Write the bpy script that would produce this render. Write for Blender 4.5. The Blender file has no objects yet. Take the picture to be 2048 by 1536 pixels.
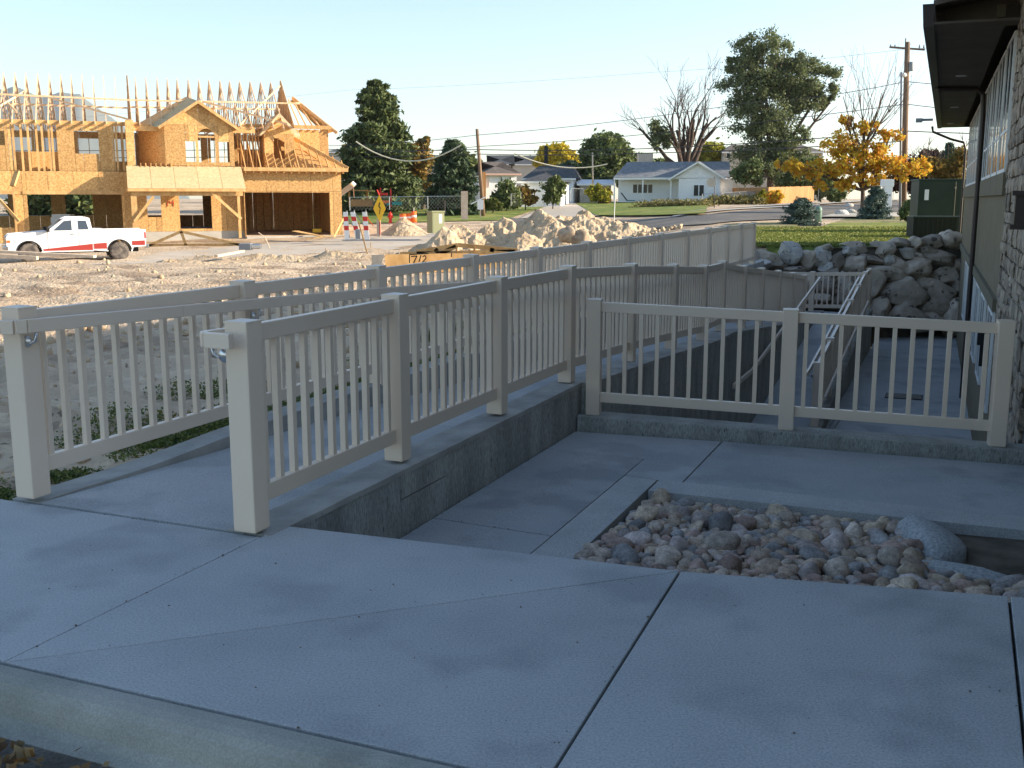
import bpy, bmesh, math, random
import numpy as np
from mathutils import Vector, Matrix, noise
random.seed(7); rng = np.random.default_rng(7)
R = math.radians
S = bpy.context.scene; COL = S.collection

# ------------------------------------------------------------------ camera, sky, sun, exposure
FP = 2100.; EYE = 1.67; PITCH = math.atan((768-398)/FP)
cam = bpy.data.cameras.new('camera'); camo = bpy.data.objects.new('camera', cam); COL.objects.link(camo)
camo.location = (0, 0, EYE); camo.rotation_euler = (R(90)-PITCH, 0, 0)
cam.sensor_width = 36; cam.lens = FP/2048*36; cam.clip_start = .05; cam.clip_end = 20000
S.camera = camo
W = bpy.data.worlds.new('World'); S.world = W; W.use_nodes = True
nt = W.node_tree; bg = nt.nodes['Background']
sky = nt.nodes.new('ShaderNodeTexSky'); sky.sky_type = 'NISHITA'; sky.sun_disc = False
SUN_EL = 18.5
sky.sun_elevation = R(SUN_EL); sky.sun_rotation = R(90); sky.air_density = 1.0; sky.dust_density = .4; sky.ozone_density = 1.6
nt.links.new(sky.outputs[0], bg.inputs[0]); bg.inputs[1].default_value = .10
sl = bpy.data.lights.new('sun', 'SUN'); so = bpy.data.objects.new('sun', sl); COL.objects.link(so)
sl.energy = 4.6; sl.angle = R(.53); sl.color = (1, .86, .68)
so.rotation_euler = Vector((math.cos(R(SUN_EL)), 0, math.sin(R(SUN_EL)))).to_track_quat('Z', 'Y').to_euler()
so.location = (60, 0, 40)
S.view_settings.view_transform = 'Standard'; S.view_settings.look = 'None'; S.view_settings.gamma = 1
S.view_settings.use_curve_mapping = False
S.view_settings.exposure = 1.48

# ------------------------------------------------------------------ frames of the site
TH = R(22.6); OX, OY = -1.353, 5.094        # ramp frame: u to the right, v along the ramp
DU = (math.cos(TH), -math.sin(TH)); DV = (math.sin(TH), math.cos(TH))
def wl(u, v): return (OX+u*DU[0]+v*DV[0], OY+u*DU[1]+v*DV[1])
def lw(X, Y):
    a, b = X-OX, Y-OY; return (a*DU[0]+b*DU[1], a*DV[0]+b*DV[1])
TB = R(21.6); QX, QY = 4.28, 8.65           # clubhouse frame: x into the building, y along its wall
def interp(x, t):
    for (a, p), (b, q) in zip(t, t[1:]):
        if x <= b: return p if x <= a else p+(q-p)*(x-a)/(b-a)
    return t[-1][1]
ZL = [(0, -.03), (6, -.1), (10, -.3), (20, -.45), (33, -.75), (44, -.98), (50, -.95), (56, -.6), (60, -.36), (66, -.2), (72, .0), (90, .62), (110, 1.1), (200, 1.45), (400, 1.5)]
ZR = [(0, 0), (26, .22), (40, .5), (50, .75), (75, 1.05), (110, 1.38), (200, 1.5), (400, 1.5)]
def sst(a, b, x):
    t = min(1, max(0, (x-a)/(b-a))); return t*t*(3-2*t)
def fz(X, Y):
    r = X/max(Y, 1.); s = sst(-.02, .22, r)
    z = interp(Y, ZL)*(1-s)+interp(Y, ZR)*s
    u, v = lw(X, Y)
    if v < 26 and u < 0:
        k = math.exp(-max(0, -1.62-u)/1.3); z = z*(1-k)-.03*k
    if v < 1 and u < -1.5: z = z*sst(-4, 2, v)*1.0 - .03
    return z
def clod(X, Y):
    u, v = lw(X, Y)
    k = sst(.15, -.02, X/max(Y, 1))*sst(60, 50, Y)*sst(-1.8, -3.2, u)
    k = max(k, sst(-1.7, -2.6, u)*sst(26, 20, v))
    p = Vector((X, Y, 0))
    n = noise.fractal(p*1.1, 1., 2., 4)*.11+noise.fractal(p*.35+Vector((7, 3, 1)), 1., 2., 2)*.1
    n += max(0, noise.noise(p*3.1))*.10+abs(noise.noise(p*1.7+Vector((3, 0, 2))))*.12-.03
    if Y < 30: n += noise.noise(p*5.3)*.06+abs(noise.noise(p*2.6+Vector((1, 9, 4))))*.13-.03
    g = .012*noise.noise(p*2)
    return n*k+g*(1-k)
def px_ray(x, y):
    a = (x-1024)/FP; b = (768-y)/FP; c, s = math.cos(PITCH), math.sin(PITCH)
    return (a, c+b*s, -s+b*c)
def at(x, y, Y):                             # point of the sight line at distance Y
    r = px_ray(x, y); t = Y/r[1]; return Vector((r[0]*t, Y, EYE+r[2]*t))
def on_ground(x, y, Y0=12.):                 # where a surveyed sight line meets the terrain
    r = px_ray(x, y); Y = Y0
    while Y < 900:
        t = Y/r[1]; X = r[0]*t; z = EYE+r[2]*t
        if z <= fz(X, Y): return Vector((X, Y, fz(X, Y)))
        Y += max(.05, Y*.004)
    return Vector((r[0]*140/r[1], 140, fz(r[0]*140, 140)))
def sp(x, Y): # ground spot at image column x and distance Y
    X = px_ray(x, 400)[0]/px_ray(x, 400)[1]*Y; return Vector((X, Y, fz(X, Y)))

# ------------------------------------------------------------------ materials
def mat(name, c1, c2=None, scale=3., detail=4., rough=.8, bump=0., bscale=None, rnd=0., stretch=(1, 1, 1),
        spec=.3, speck=None, ramp=(.35, .65), metal=0., c3=None, c3s=.5, bd=.02, trans=0., grain=0., gs=160):
    m = bpy.data.materials.new(name); m.use_nodes = True; t = m.node_tree; N = t.nodes; Lk = t.links
    b = N['Principled BSDF']; b.inputs['Roughness'].default_value = rough
    b.inputs['Metallic'].default_value = metal; b.inputs['Specular IOR Level'].default_value = spec
    if trans: b.inputs['Transmission Weight'].default_value = trans
    geo = N.new('ShaderNodeNewGeometry'); mp = N.new('ShaderNodeMapping'); Lk.new(geo.outputs['Position'], mp.inputs[0])
    mp.inputs['Scale'].default_value = stretch
    def nz(sc, d=detail, r=.55):
        n = N.new('ShaderNodeTexNoise'); n.inputs['Scale'].default_value = sc; n.inputs['Detail'].default_value = d
        n.inputs['Roughness'].default_value = r; Lk.new(mp.outputs[0], n.inputs['Vector']); return n
    def rp(sock, a, bb):
        r_ = N.new('ShaderNodeMapRange'); r_.inputs[1].default_value = a; r_.inputs[2].default_value = bb
        Lk.new(sock, r_.inputs[0]); return r_.outputs[0]
    def mix(f, a, bb, mode='MIX'):
        x = N.new('ShaderNodeMix'); x.data_type = 'RGBA'; x.blend_type = mode
        if isinstance(f, float): x.inputs[0].default_value = f
        else: Lk.new(f, x.inputs[0])
        for s_, i in ((a, 6), (bb, 7)):
            if isinstance(s_, tuple): x.inputs[i].default_value = (*s_[:3], 1)
            else: Lk.new(s_, x.inputs[i])
        return x.outputs[2]
    col = tuple(c1)
    if c2: col = mix(rp(nz(scale).outputs[0], *ramp), tuple(c1), tuple(c2))
    if c3: col = mix(rp(nz(c3s, 3).outputs[0], .52, .62), col, tuple(c3))
    if speck:
        n = nz(speck[0], 2, .6); col = mix(rp(n.outputs[0], speck[1], speck[1]+.05), col, tuple(speck[2]))
    if grain:
        col = mix(grain, col, rp(nz(gs, 3, .7).outputs[0], .3, .7), 'OVERLAY')
    if rnd:
        oi = N.new('ShaderNodeObjectInfo'); h = N.new('ShaderNodeHueSaturation')
        v = N.new('ShaderNodeMapRange'); v.inputs[3].default_value = 1-rnd; v.inputs[4].default_value = 1+rnd
        Lk.new(oi.outputs['Random'], v.inputs[0]); Lk.new(v.outputs[0], h.inputs['Value'])
        if isinstance(col, tuple): h.inputs['Color'].default_value = (*col[:3], 1)
        else: Lk.new(col, h.inputs['Color'])
        col = h.outputs[0]
    if isinstance(col, tuple): b.inputs['Base Color'].default_value = (*col[:3], 1)
    else: Lk.new(col, b.inputs['Base Color'])
    if bump:
        n = nz(bscale or scale*4, 5); bm = N.new('ShaderNodeBump'); bm.inputs['Strength'].default_value = bump
        bm.inputs['Distance'].default_value = bd
        Lk.new(n.outputs[0], bm.inputs['Height']); Lk.new(bm.outputs[0], b.inputs['Normal'])
    return m
def leafmat(name, cols, rough=.6, tr=.25):
    m = bpy.data.materials.new(name); m.use_nodes = True; t = m.node_tree; N = t.nodes; Lk = t.links
    b = N['Principled BSDF']; b.inputs['Roughness'].default_value = rough; b.inputs['Specular IOR Level'].default_value = .25
    geo = N.new('ShaderNodeNewGeometry'); r_ = N.new('ShaderNodeValToRGB'); Lk.new(geo.outputs['Random Per Island'], r_.inputs[0])
    e = r_.color_ramp.elements
    for i, c in enumerate(cols):
        q = e[i] if i < 2 else e.new(.5)
        q.position = i/(len(cols)-1); q.color = (*c, 1)
    Lk.new(r_.outputs[0], b.inputs['Base Color'])
    tl = N.new('ShaderNodeBsdfTranslucent'); Lk.new(r_.outputs[0], tl.inputs[0]); mx = N.new('ShaderNodeMixShader'); mx.inputs[0].default_value = tr
    Lk.new(b.outputs[0], mx.inputs[1]); Lk.new(tl.outputs[0], mx.inputs[2]); Lk.new(mx.outputs[0], N['Material Output'].inputs[0])
    return m
M = {}
M['conc'] = mat('concrete_walk', (.34, .355, .36), (.415, .425, .425), 1.1, 8, .85, .3, 60, grain=.28, gs=110, rnd=.06, speck=(55, .70, (.17, .165, .15)), c3=(.305, .32, .325), c3s=1.3, bd=.004)
M['conc_edge'] = mat('concrete_border', (.37, .38, .375), (.46, .465, .45), 2.5, 8, .85, .3, 50, speck=(60, .69, (.2, .2, .19)), bd=.004, grain=.35, gs=110)
M['conc_wall'] = mat('concrete_wall', (.23, .23, .205), (.41, .41, .37), 2.4, 8, .9, .5, 25, stretch=(1.6, 1.6, .4), speck=(26, .66, (.12, .12, .105)), bd=.01, ramp=(.3, .7), grain=.4, gs=60)
M['conc_cap'] = mat('concrete_cap', (.27, .265, .245), (.40, .39, .36), 3, 7, .9, .5, 30, speck=(40, .68, (.15, .15, .14)), bd=.008)
M['kerb'] = mat('kerb_concrete', (.25, .255, .225), (.34, .34, .305), 2.2, 9, .9, .3, 50, bd=.004, grain=.2, gs=120, c3=(.20, .20, .175), c3s=1.4)
M['gutter'] = mat('stained_gutter', (.06, .05, .04), (.17, .165, .145), 2.2, 8, .95, .4, 30, bd=.006, grain=.4, gs=90)
M['joint'] = mat('joint_dirt', (.035, .032, .028), (.08, .07, .055), 20, 3, .95)
M['vinyl'] = mat('tan_vinyl', (.72, .585, .455), (.75, .62, .49), 1.2, 2, .34, 0, spec=.5)
M['galv'] = mat('galvanised_steel', (.55, .56, .58), rough=.3, metal=1.)
M['dirt'] = mat('dry_dirt', (.45, .34, .23), (.62, .485, .335), .6, 9, .95, 1., 9, c3=(.33, .24, .16), c3s=.45, speck=(7, .66, (.22, .16, .105)), bd=.07)
M['mound'] = mat('mound_dirt', (.42, .31, .195), (.58, .45, .30), 1.6, 8, .95, 1., 6, speck=(6, .66, (.30, .22, .14)), bd=.08)
M['clod'] = mat('dirt_clod', (.27, .20, .14), (.46, .36, .25), 6, 5, .95, .6, 20, rnd=.2)
M['lawn'] = mat('lawn_grass', (.10, .15, .022), (.21, .25, .045), 1.2, 8, .9, .8, 25, c3=(.26, .26, .06), c3s=.35, bd=.05)
M['verge'] = mat('rough_verge', (.13, .14, .045), (.30, .25, .13), .9, 8, .9, .7, 9, bd=.06)
M['asphalt'] = mat('asphalt', (.11, .10, .09), (.16, .15, .135), 1, 6, .9, .3, 30, c3=(.20, .18, .15), c3s=.3)
M['paleroad'] = mat('pale_road_concrete', (.42, .37, .30), (.52, .46, .38), .6, 6, .9, .2, 8)
M['walkfar'] = mat('far_sidewalk', (.38, .36, .31), (.48, .45, .39), 1, 5, .9)
M['field'] = mat('far_field', (.16, .15, .07), (.26, .22, .12), .05, 6, .95)
M['osb'] = mat('osb_sheathing', (.44, .235, .08), (.68, .42, .17), 12, 4, .75, .2, 20, rnd=.2, speck=(26, .60, (.70, .46, .20)), ramp=(.38, .62), bd=.006)
M['osbroof'] = mat('osb_roof', (.50, .38, .20), (.62, .48, .27), 8, 3, .8, 0, rnd=.06)
M['lumber'] = mat('framing_lumber', (.50, .29, .11), (.66, .42, .18), 5, 4, .7, .1, 30, rnd=.14, stretch=(1, 1, .4))
M['truss'] = mat('truss_lumber', (.62, .42, .24), (.78, .57, .36), 5, 3, .7, 0, rnd=.1)
M['redpaint'] = mat('red_spray_paint', (.55, .04, .03), rough=.6)
M['black'] = mat('black_marker', (.02, .02, .02), rough=.7)
M['found'] = mat('foundation_concrete', (.42, .40, .35), (.52, .49, .43), 1, 5, .9)
M['truckw'] = mat('white_truck_paint', (.80, .80, .80), rough=.25, spec=.6)
M['truckr'] = mat('red_truck_paint', (.36, .045, .035), rough=.3, spec=.5)
M['glass'] = mat('dark_glass', (.05, .06, .07), rough=.06, spec=1.)
M['winglass'] = mat('window_glass', (.03, .035, .04), rough=.08, spec=.35)
M['rubber'] = mat('tyre_rubber', (.07, .06, .055), (.20, .17, .14), 6, 3, .9)
M['chrome'] = mat('chrome', (.6, .6, .6), rough=.2, metal=1.)
M['grey'] = mat('grey_plastic', (.25, .26, .27), rough=.5)
M['white'] = mat('white_paint', (.80, .80, .78), rough=.5)
M['siding'] = mat('white_siding', (.80, .80, .80), (.83, .83, .83), 2, 2, .7)
M['shingle'] = mat('grey_shingles', (.15, .16, .17), (.24, .25, .26), 3, 4, .9, .3, 12, stretch=(1, 1, 3))
M['shingleb'] = mat('brown_shingles', (.10, .085, .07), (.17, .14, .12), 3, 4, .9, .3, 12)
M['shingled'] = mat('dark_shingles', (.045, .05, .055), (.09, .095, .10), 3, 4, .9)
M['beige'] = mat('beige_siding', (.42, .38, .32), (.48, .44, .37), 2, 2, .8)
M['pinktrim'] = mat('pink_trim', (.62, .38, .30), rough=.7)
M['tanbox'] = mat('olive_tan_metal', (.26, .27, .15), rough=.6)
M['green'] = mat('green_metal', (.02, .035, .025), (.028, .045, .033), 2, 2, .45)
M['greend'] = mat('dark_green_grille', (.012, .016, .015), rough=.6)
M['red'] = mat('red_hydrant_paint', (.60, .04, .03), rough=.4)
M['orange'] = mat('orange_plastic', (.85, .16, .03), rough=.5)
M['yellow'] = mat('sign_yellow', (.85, .48, .03), rough=.45)
M['woodp'] = mat('weathered_pole', (.16, .10, .065), (.25, .17, .11), 3, 4, .9, .3, 12, stretch=(3, 3, .5))
M['woodpost'] = mat('pale_timber', (.55, .42, .30), (.66, .53, .39), 4, 4, .8, rnd=.1)
M['cedar'] = mat('cedar_boards', (.36, .17, .06), (.46, .24, .09), 2, 4, .8, .1, 10, rnd=.14, stretch=(3, 3, .5))
M['wire'] = mat('cable_black', (.07, .07, .075), rough=.6)
M['rope'] = mat('pale_cable', (.62, .58, .46), rough=.7)
M['bark'] = mat('bark', (.07, .05, .035), (.14, .10, .075), 5, 5, .95, .5, 14, stretch=(2, 2, .5))
M['stucco'] = mat('tan_stucco', (.19, .155, .10), (.225, .185, .12), 3, 3, .95, .5, 120, bd=.004)
M['trimt'] = mat('tan_trim', (.15, .13, .085), rough=.7)
M['soffit'] = mat('brown_soffit', (.095, .08, .06), (.12, .10, .075), 2, 2, .8)
M['fascia'] = mat('brown_metal', (.045, .035, .03), rough=.45)
M['grout'] = mat('veneer_mortar', (.17, .15, .125), (.24, .21, .18), 20, 4, .95, .5, 60)
M['veneer'] = mat('veneer_stone', (.22, .175, .13), (.36, .295, .225), 9, 5, .9, .7, 30, rnd=.35, bd=.01, speck=(7, .60, (.19, .17, .15)))
M['boulder'] = mat('granite_boulder', (.33, .275, .215), (.54, .46, .375), 1.8, 9, .95, .9, 7, rnd=.35, speck=(5, .62, (.13, .11, .095)), bd=.05)
M['boulderl'] = mat('pale_boulder', (.42, .40, .36), (.58, .55, .50), 2.5, 6, .95, .8, 8, rnd=.15, speck=(6, .6, (.25, .24, .22)), bd=.05)
M['soil'] = mat('dark_soil', (.07, .058, .042), (.15, .125, .095), 4, 5, .95, .6, 20)
RC = [(.38, .29, .22), (.34, .275, .22), (.31, .285, .265), (.44, .37, .30), (.37, .265, .215), (.26, .25, .24), (.41, .345, .31), (.43, .345, .25)]
M['river'] = [mat('river_stone', tuple(k*.80 for k in c), tuple(min(.8, k*1.42) for k in c), 16, 8, .85, .5, 60, rnd=.3, bd=.006, grain=.3, gs=70) for c in RC]
M['granite'] = mat('speckled_granite', (.26, .28, .28), (.46, .48, .48), 55, 3, .9, .5, 60, bd=.008)
M['hill'] = mat('far_mountain', (.10, .12, .10), (.17, .18, .15), .002, 6, .95)
M['lt'] = mat('lamp_glass', (.7, .7, .65), rough=.3)
L = {}
L['spruce'] = leafmat('spruce_needles', [(.04, .062, .02), (.12, .15, .05), (.065, .09, .03)], tr=.1)
L['spruce2'] = leafmat('dark_spruce_needles', [(.022, .045, .022), (.075, .11, .055), (.035, .065, .032)], tr=.1)
L['blue'] = leafmat('blue_spruce_needles', [(.05, .085, .07), (.12, .17, .14), (.075, .11, .08)], tr=.1)
L['elm'] = leafmat('elm_leaves', [(.07, .095, .03), (.20, .23, .11), (.11, .14, .055)], tr=.35)
L['green'] = leafmat('green_leaves', [(.07, .10, .025), (.16, .19, .07), (.10, .14, .04)])
L['lime'] = leafmat('yellow_green_leaves', [(.16, .18, .02), (.34, .30, .03), (.22, .23, .03)])
L['yellow'] = leafmat('yellow_leaves', [(.42, .33, .02), (.60, .45, .03), (.30, .28, .03)])
L['gold'] = leafmat('autumn_leaves', [(.62, .22, .02), (.68, .44, .04), (.50, .42, .05)], tr=.4)
L['rust'] = leafmat('rust_leaves', [(.24, .13, .03), (.16, .14, .03), (.30, .17, .04)])
L['wine'] = leafmat('burgundy_leaves', [(.05, .018, .015), (.09, .03, .02), (.04, .02, .015)])
L['weed'] = leafmat('weed_leaves', [(.05, .09, .02), (.11, .15, .035), (.20, .19, .06)])
L['lawnb'] = leafmat('grass_blades', [(.11, .14, .025), (.25, .27, .065), (.17, .20, .04)])
L['dry'] = leafmat('dry_weeds', [(.30, .22, .09), (.16, .17, .05), (.24, .20, .08)])
L['lit'] = leafmat('leaf_litter', [(.20, .10, .03), (.30, .22, .12), (.10, .05, .025)])

# ------------------------------------------------------------------ mesh helpers
class MB:
    def __init__(s): s.v = []; s.f = []; s.m = []
    def add(s, vs, fs, m=0):
        o = len(s.v); s.v += [tuple(p) for p in vs]; s.f += [tuple(i+o for i in f) for f in fs]; s.m += [m]*len(fs); return s
    def box(s, x0, x1, y0, y1, z0, z1, m=0):
        return s.add([(x0, y0, z0), (x1, y0, z0), (x1, y1, z0), (x0, y1, z0), (x0, y0, z1), (x1, y0, z1), (x1, y1, z1), (x0, y1, z1)],
                     [(0, 3, 2, 1), (4, 5, 6, 7), (0, 1, 5, 4), (1, 2, 6, 5), (2, 3, 7, 6), (3, 0, 4, 7)], m)
    def hexa(s, a, b, m=0):   # two quads (4 pts each) joined
        return s.add(list(a)+list(b), [(0, 3, 2, 1), (4, 5, 6, 7), (0, 1, 5, 4), (1, 2, 6, 5), (2, 3, 7, 6), (3, 0, 4, 7)], m)
    def beam(s, p, q, w, h, m=0, up=(0, 0, 1)):
        p = Vector(p); q = Vector(q); d = (q-p).normalized(); up = Vector(up)
        if abs(d.dot(up)) > .97: up = Vector((0, 1, 0)) if abs(d.y) < .9 else Vector((1, 0, 0))
        a = d.cross(up).normalized()*w/2; b = a.cross(d).normalized()*h/2
        return s.hexa([p-a-b, p+a-b, p+a+b, p-a+b], [q-a-b, q+a-b, q+a+b, q-a+b], m)
    def prism(s, pts, z0, z1, m=0):
        n = len(pts); zz0 = z0 if callable(z0) else (lambda x, y: z0); zz1 = z1 if callable(z1) else (lambda x, y: z1)
        vs = [(x, y, zz0(x, y)) for x, y in pts]+[(x, y, zz1(x, y)) for x, y in pts]
        return s.add(vs, [tuple(range(n-1, -1, -1)), tuple(range(n, 2*n))]+[(i, (i+1) % n, n+(i+1) % n, n+i) for i in range(n)], m)
    def tube(s, pts, rad, n=6, m=0, cap=True):
        pts = [Vector(p) for p in pts]; k = len(pts); rad = rad if isinstance(rad, (list, tuple)) else [rad]*k
        o = len(s.v); ref = None
        for i, p in enumerate(pts):
            d = (pts[min(i+1, k-1)]-pts[max(i-1, 0)]).normalized()
            if ref is None: ref = Vector((1, 0, 0)) if abs(d.x) < .8 else Vector((0, 0, 1))
            a = d.cross(ref).normalized(); b = d.cross(a)
            ref = a.cross(d).normalized() if a.length > 0 else ref
            for j in range(n):
                t = 2*math.pi*j/n; s.v.append(tuple(p+(a*math.cos(t)+b*math.sin(t))*rad[i]))
        for i in range(k-1):
            for j in range(n):
                s.f.append((o+i*n+j, o+i*n+(j+1) % n, o+(i+1)*n+(j+1) % n, o+(i+1)*n+j)); s.m.append(m)
        if cap:
            s.f.append(tuple(o+j for j in range(n-1, -1, -1))); s.m.append(m)
            s.f.append(tuple(o+(k-1)*n+j for j in range(n))); s.m.append(m)
        return s
    def lathe(s, prof, c=(0, 0, 0), n=16, m=0, axis='z'):
        o = len(s.v); k = len(prof)
        for r_, z in prof:
            for j in range(n):
                t = 2*math.pi*j/n; x, y = r_*math.cos(t), r_*math.sin(t)
                s.v.append((c[0]+x, c[1]+y, c[2]+z) if axis == 'z' else (c[0]+x, c[1]+z, c[2]+y))
        for i in range(k-1):
            for j in range(n):
                f = (o+i*n+j, o+i*n+(j+1) % n, o+(i+1)*n+(j+1) % n, o+(i+1)*n+j)
                s.f.append(f if axis == 'z' else f[::-1]); s.m.append(m)
        s.f.append(tuple(o+(k-1)*n+j for j in range(n))); s.m.append(m)
        s.f.append(tuple(o+j for j in range(n-1, -1, -1))); s.m.append(m)
        return s
    def mesh(s, name, mats, smooth=False, bevel=0):
        me = bpy.data.meshes.new(name); me.from_pydata(s.v, [], s.f)
        for x in (mats if isinstance(mats, (list, tuple)) else [mats]): me.materials.append(x)
        if len(set(s.m)) > 1: me.polygons.foreach_set('material_index', s.m)
        bm = bmesh.new(); bm.from_mesh(me)
        if bevel: bmesh.ops.bevel(bm, geom=bm.edges[:], offset=bevel, segments=2, profile=.6, affect='EDGES')
        bmesh.ops.recalc_face_normals(bm, faces=bm.faces[:]); bm.to_mesh(me); bm.free()
        if smooth: me.polygons.foreach_set('use_smooth', [True]*len(me.polygons))
        return me
    def build(s, name, mats, parent=None, smooth=False, bevel=0, loc=(0, 0, 0), rz=0, **tags):
        return ob(name, s.mesh(name, mats, smooth, bevel), parent, loc, rz, **tags)
def ob(name, me, parent=None, loc=(0, 0, 0), rz=0, rot=None, scale=None, **tags):
    o = bpy.data.objects.new(name, me); COL.objects.link(o); o.parent = parent
    o.location = loc; o.rotation_euler = rot or (0, 0, rz)
    if scale: o.scale = scale
    for k, v in tags.items(): o[k] = v
    return o
def thing(name, label, cat, loc=(0, 0, 0), rz=0, group=None):
    o = ob(name, None, None, loc, rz, label=label, category=cat)
    if group: o['group'] = group
    o.empty_display_size = .2
    return o
def struct(name, mb, m, smooth=False, loc=(0, 0, 0), rz=0): return mb.build(name, m, None, smooth, 0, loc, rz, kind='structure')
UB = {}
def ubox(m):
    if m.name not in UB: UB[m.name] = MB().box(-.5, .5, -.5, .5, -.5, .5).mesh('unit_box', m)
    return UB[m.name]
def bx(name, m, parent, x0, x1, y0, y1, z0, z1, **tags):   # a plain box piece sharing one mesh
    return ob(name, ubox(m), parent, ((x0+x1)/2, (y0+y1)/2, (z0+z1)/2), scale=(abs(x1-x0), abs(y1-y0), abs(z1-z0)), **tags)
def stick(name, m, parent, p, q, w, h):                 # a straight board between two points
    p = Vector(p); q = Vector(q); d = q-p; L_ = d.length; d.normalize(); up = Vector((0, 0, 1))
    if abs(d.dot(up)) > .97: up = Vector((0, 1, 0))
    a = d.cross(up).normalized(); b = a.cross(d)
    mt = Matrix((a, d, b)).transposed()
    return ob(name, ubox(m), parent, (p+q)/2, rot=mt.to_euler(), scale=(w, L_, h))
def leaves(name, P, size, m, parent=None, elong=1.6, flat=0., **tags):
    n = len(P); P = np.asarray(P, float)
    a = rng.normal(size=(n, 3)); a /= np.linalg.norm(a, axis=1)[:, None]
    b = rng.normal(size=(n, 3)); b -= (a*b).sum(1)[:, None]*a; b /= np.linalg.norm(b, axis=1)[:, None]
    sz = size*rng.uniform(.6, 1.4, (n, 1)); a = a*sz*elong/2; b = b*sz/2
    V = np.stack([P-a, P+b*.9, P+a, P-b*.9], 1).reshape(-1, 3)
    me = bpy.data.meshes.new(name); me.vertices.add(4*n); me.vertices.foreach_set('co', V.ravel())
    me.loops.add(4*n); me.loops.foreach_set('vertex_index', np.arange(4*n)); me.polygons.add(n)
    me.polygons.foreach_set('loop_start', np.arange(0, 4*n, 4)); me.materials.append(m); me.update()
    return ob(name, me, parent, **tags)
def clumps(n, cl, spread, env):
    """n leaves in cl clumps; env() gives clump centres"""
    C = np.array([env() for _ in range(cl)]); i = rng.integers(0, cl, n)
    d = rng.normal(size=(n, 3)); w = rng.uniform(.35, 1.5, cl)
    i = rng.choice(cl, n, p=w/w.sum())
    r = .62*spread*rng.uniform(.55, 1.35, (cl, 3))[i]
    q = C[i]+d*r*np.array([1, 1, .8])
    q[:, 2] -= rng.random(n)**3*spread*.6
    return q

# ================================================================== LARGE STRUCTURE
# ---- terrain
def steps(a, b, s0, g):
    out = [a]; s = s0
    while abs(out[-1]-a) < abs(b-a):
        out.append(out[-1]+(s if b > a else -s)); s *= g
    out[-1] = b; return out
def grid(us, vs, zf, keep=None):
    mb = MB(); nu, nv = len(us), len(vs)
    for j, v in enumerate(vs):
        for i, u in enumerate(us):
            vv = v(u) if callable(v) else v
            X, Y = wl(u, vv); mb.v.append((X, Y, zf(X, Y)))
    for j in range(nv-1):
        for i in range(nu-1):
            k = j*nu+i; mb.f.append((k, k+1, k+nu+1, k+nu)); mb.m.append(0)
    return mb
zt = lambda X, Y: fz(X, Y)+clod(X, Y)
VS = steps(-1.66, 24.9, .17, 1.0)+steps(24.9, 900, .3, 1.035)[1:]+[6000]
US = sorted(steps(-1.62, -900, .11, 1.022)+[-6000])
struct('dirt_lot', grid(US, VS, zt), M['dirt'], True)
shift = lambda u: max(0, min(4.2, (u+1.62)*.82))
VR = [(lambda u, t=t: 24.9+t+shift(u)*(1-min(1, t/30))) for t in [0]+[x-24.9 for x in steps(24.9, 900, .3, 1.035)[1:]]+[5975]]
struct('far_ground', grid(steps(-1.62, 900, .35, 1.05)+[6000], VR, zt), M['verge'], True)
g = MB(); g.box(-200, 200, -90, -2.30, -.4, -.155); struct('parking_asphalt', g, M['asphalt'], loc=(OX, OY, 0), rz=-TH)
g = MB(); g.box(7, 60, -2.3, 24.6, -.6, -.46); struct('ground_beside', g, M['asphalt'], loc=(OX, OY, 0), rz=-TH)
def sheet(name, quad, off, m, nu=40, nv=14, kind='structure'):
    a, b, c, d = [Vector(q) for q in quad]; mb = MB()   # a,b near edge; d,c far edge
    for j in range(nv+1):
        for i in range(nu+1):
            s, t = i/nu, j/nv; p = (a*(1-s)+b*s)*(1-t)+(d*(1-s)+c*s)*t
            mb.v.append((p.x, p.y, fz(p.x, p.y)+off))
    for j in range(nv):
        for i in range(nu): k = j*(nu+1)+i; mb.f.append((k, k+1, k+nu+2, k+nu+1)); mb.m.append(0)
    return mb.build(name, m, None, True, kind=kind)
G = on_ground
sheet('road', (G(1010, 455), G(1420, 450), G(1400, 433.5), G(1010, 436)), .05, M['asphalt'])
sheet('road', (G(1420, 450), G(1860, 431), G(1860, 397), G(1400, 433.5)), .05, M['asphalt'], 60, 24)
sheet('kerb', (G(1345, 436), G(1640, 412.5), G(1640, 410), G(1345, 433.8)), .07, M['walkfar'], 40, 2)
sheet('sidewalk', (G(1330, 433.5), G(1640, 409), G(1640, 405.5), G(1400, 424)), .12, M['walkfar'], 40, 3)
sheet('sidewalk', (G(1640, 411), G(1800, 402.5), G(1800, 400.5), G(1640, 408)), .12, M['walkfar'], 20, 3)
sheet('concrete_pad', (G(1640, 437), G(1800, 437), G(1795, 428), G(1670, 430)), .09, M['walkfar'], 20, 6)
sheet('concrete_pad', (G(1513, 471), G(1560, 465), G(1560, 461), G(1513, 465)), .05, M['walkfar'], 8, 3)
sheet('pale_road', (G(150, 532), G(860, 494), G(905, 466), G(330, 503)), .035, M['paleroad'], 70, 14)
sheet('lawn', (G(560, 452), G(1010, 441), G(1150, 406), G(560, 412)), .05, M['lawn'], 50, 16)
sheet('driveway', (G(1040, 439), G(1240, 431), G(1200, 408), G(1120, 407)), .09, M['paleroad'], 20, 12)
sheet('lawn', (G(1190, 433), G(1410, 431), G(1420, 405), G(1140, 406)), .11, M['lawn'], 40, 12)
lw_ = grid([-1.62+k*.35 for k in range(50)], VR[:34], lambda X, Y: fz(X, Y)+.05+.012*noise.noise(Vector((X*3, Y*3, 0))))
struct('lawn', lw_, M['lawn'], True)
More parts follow.
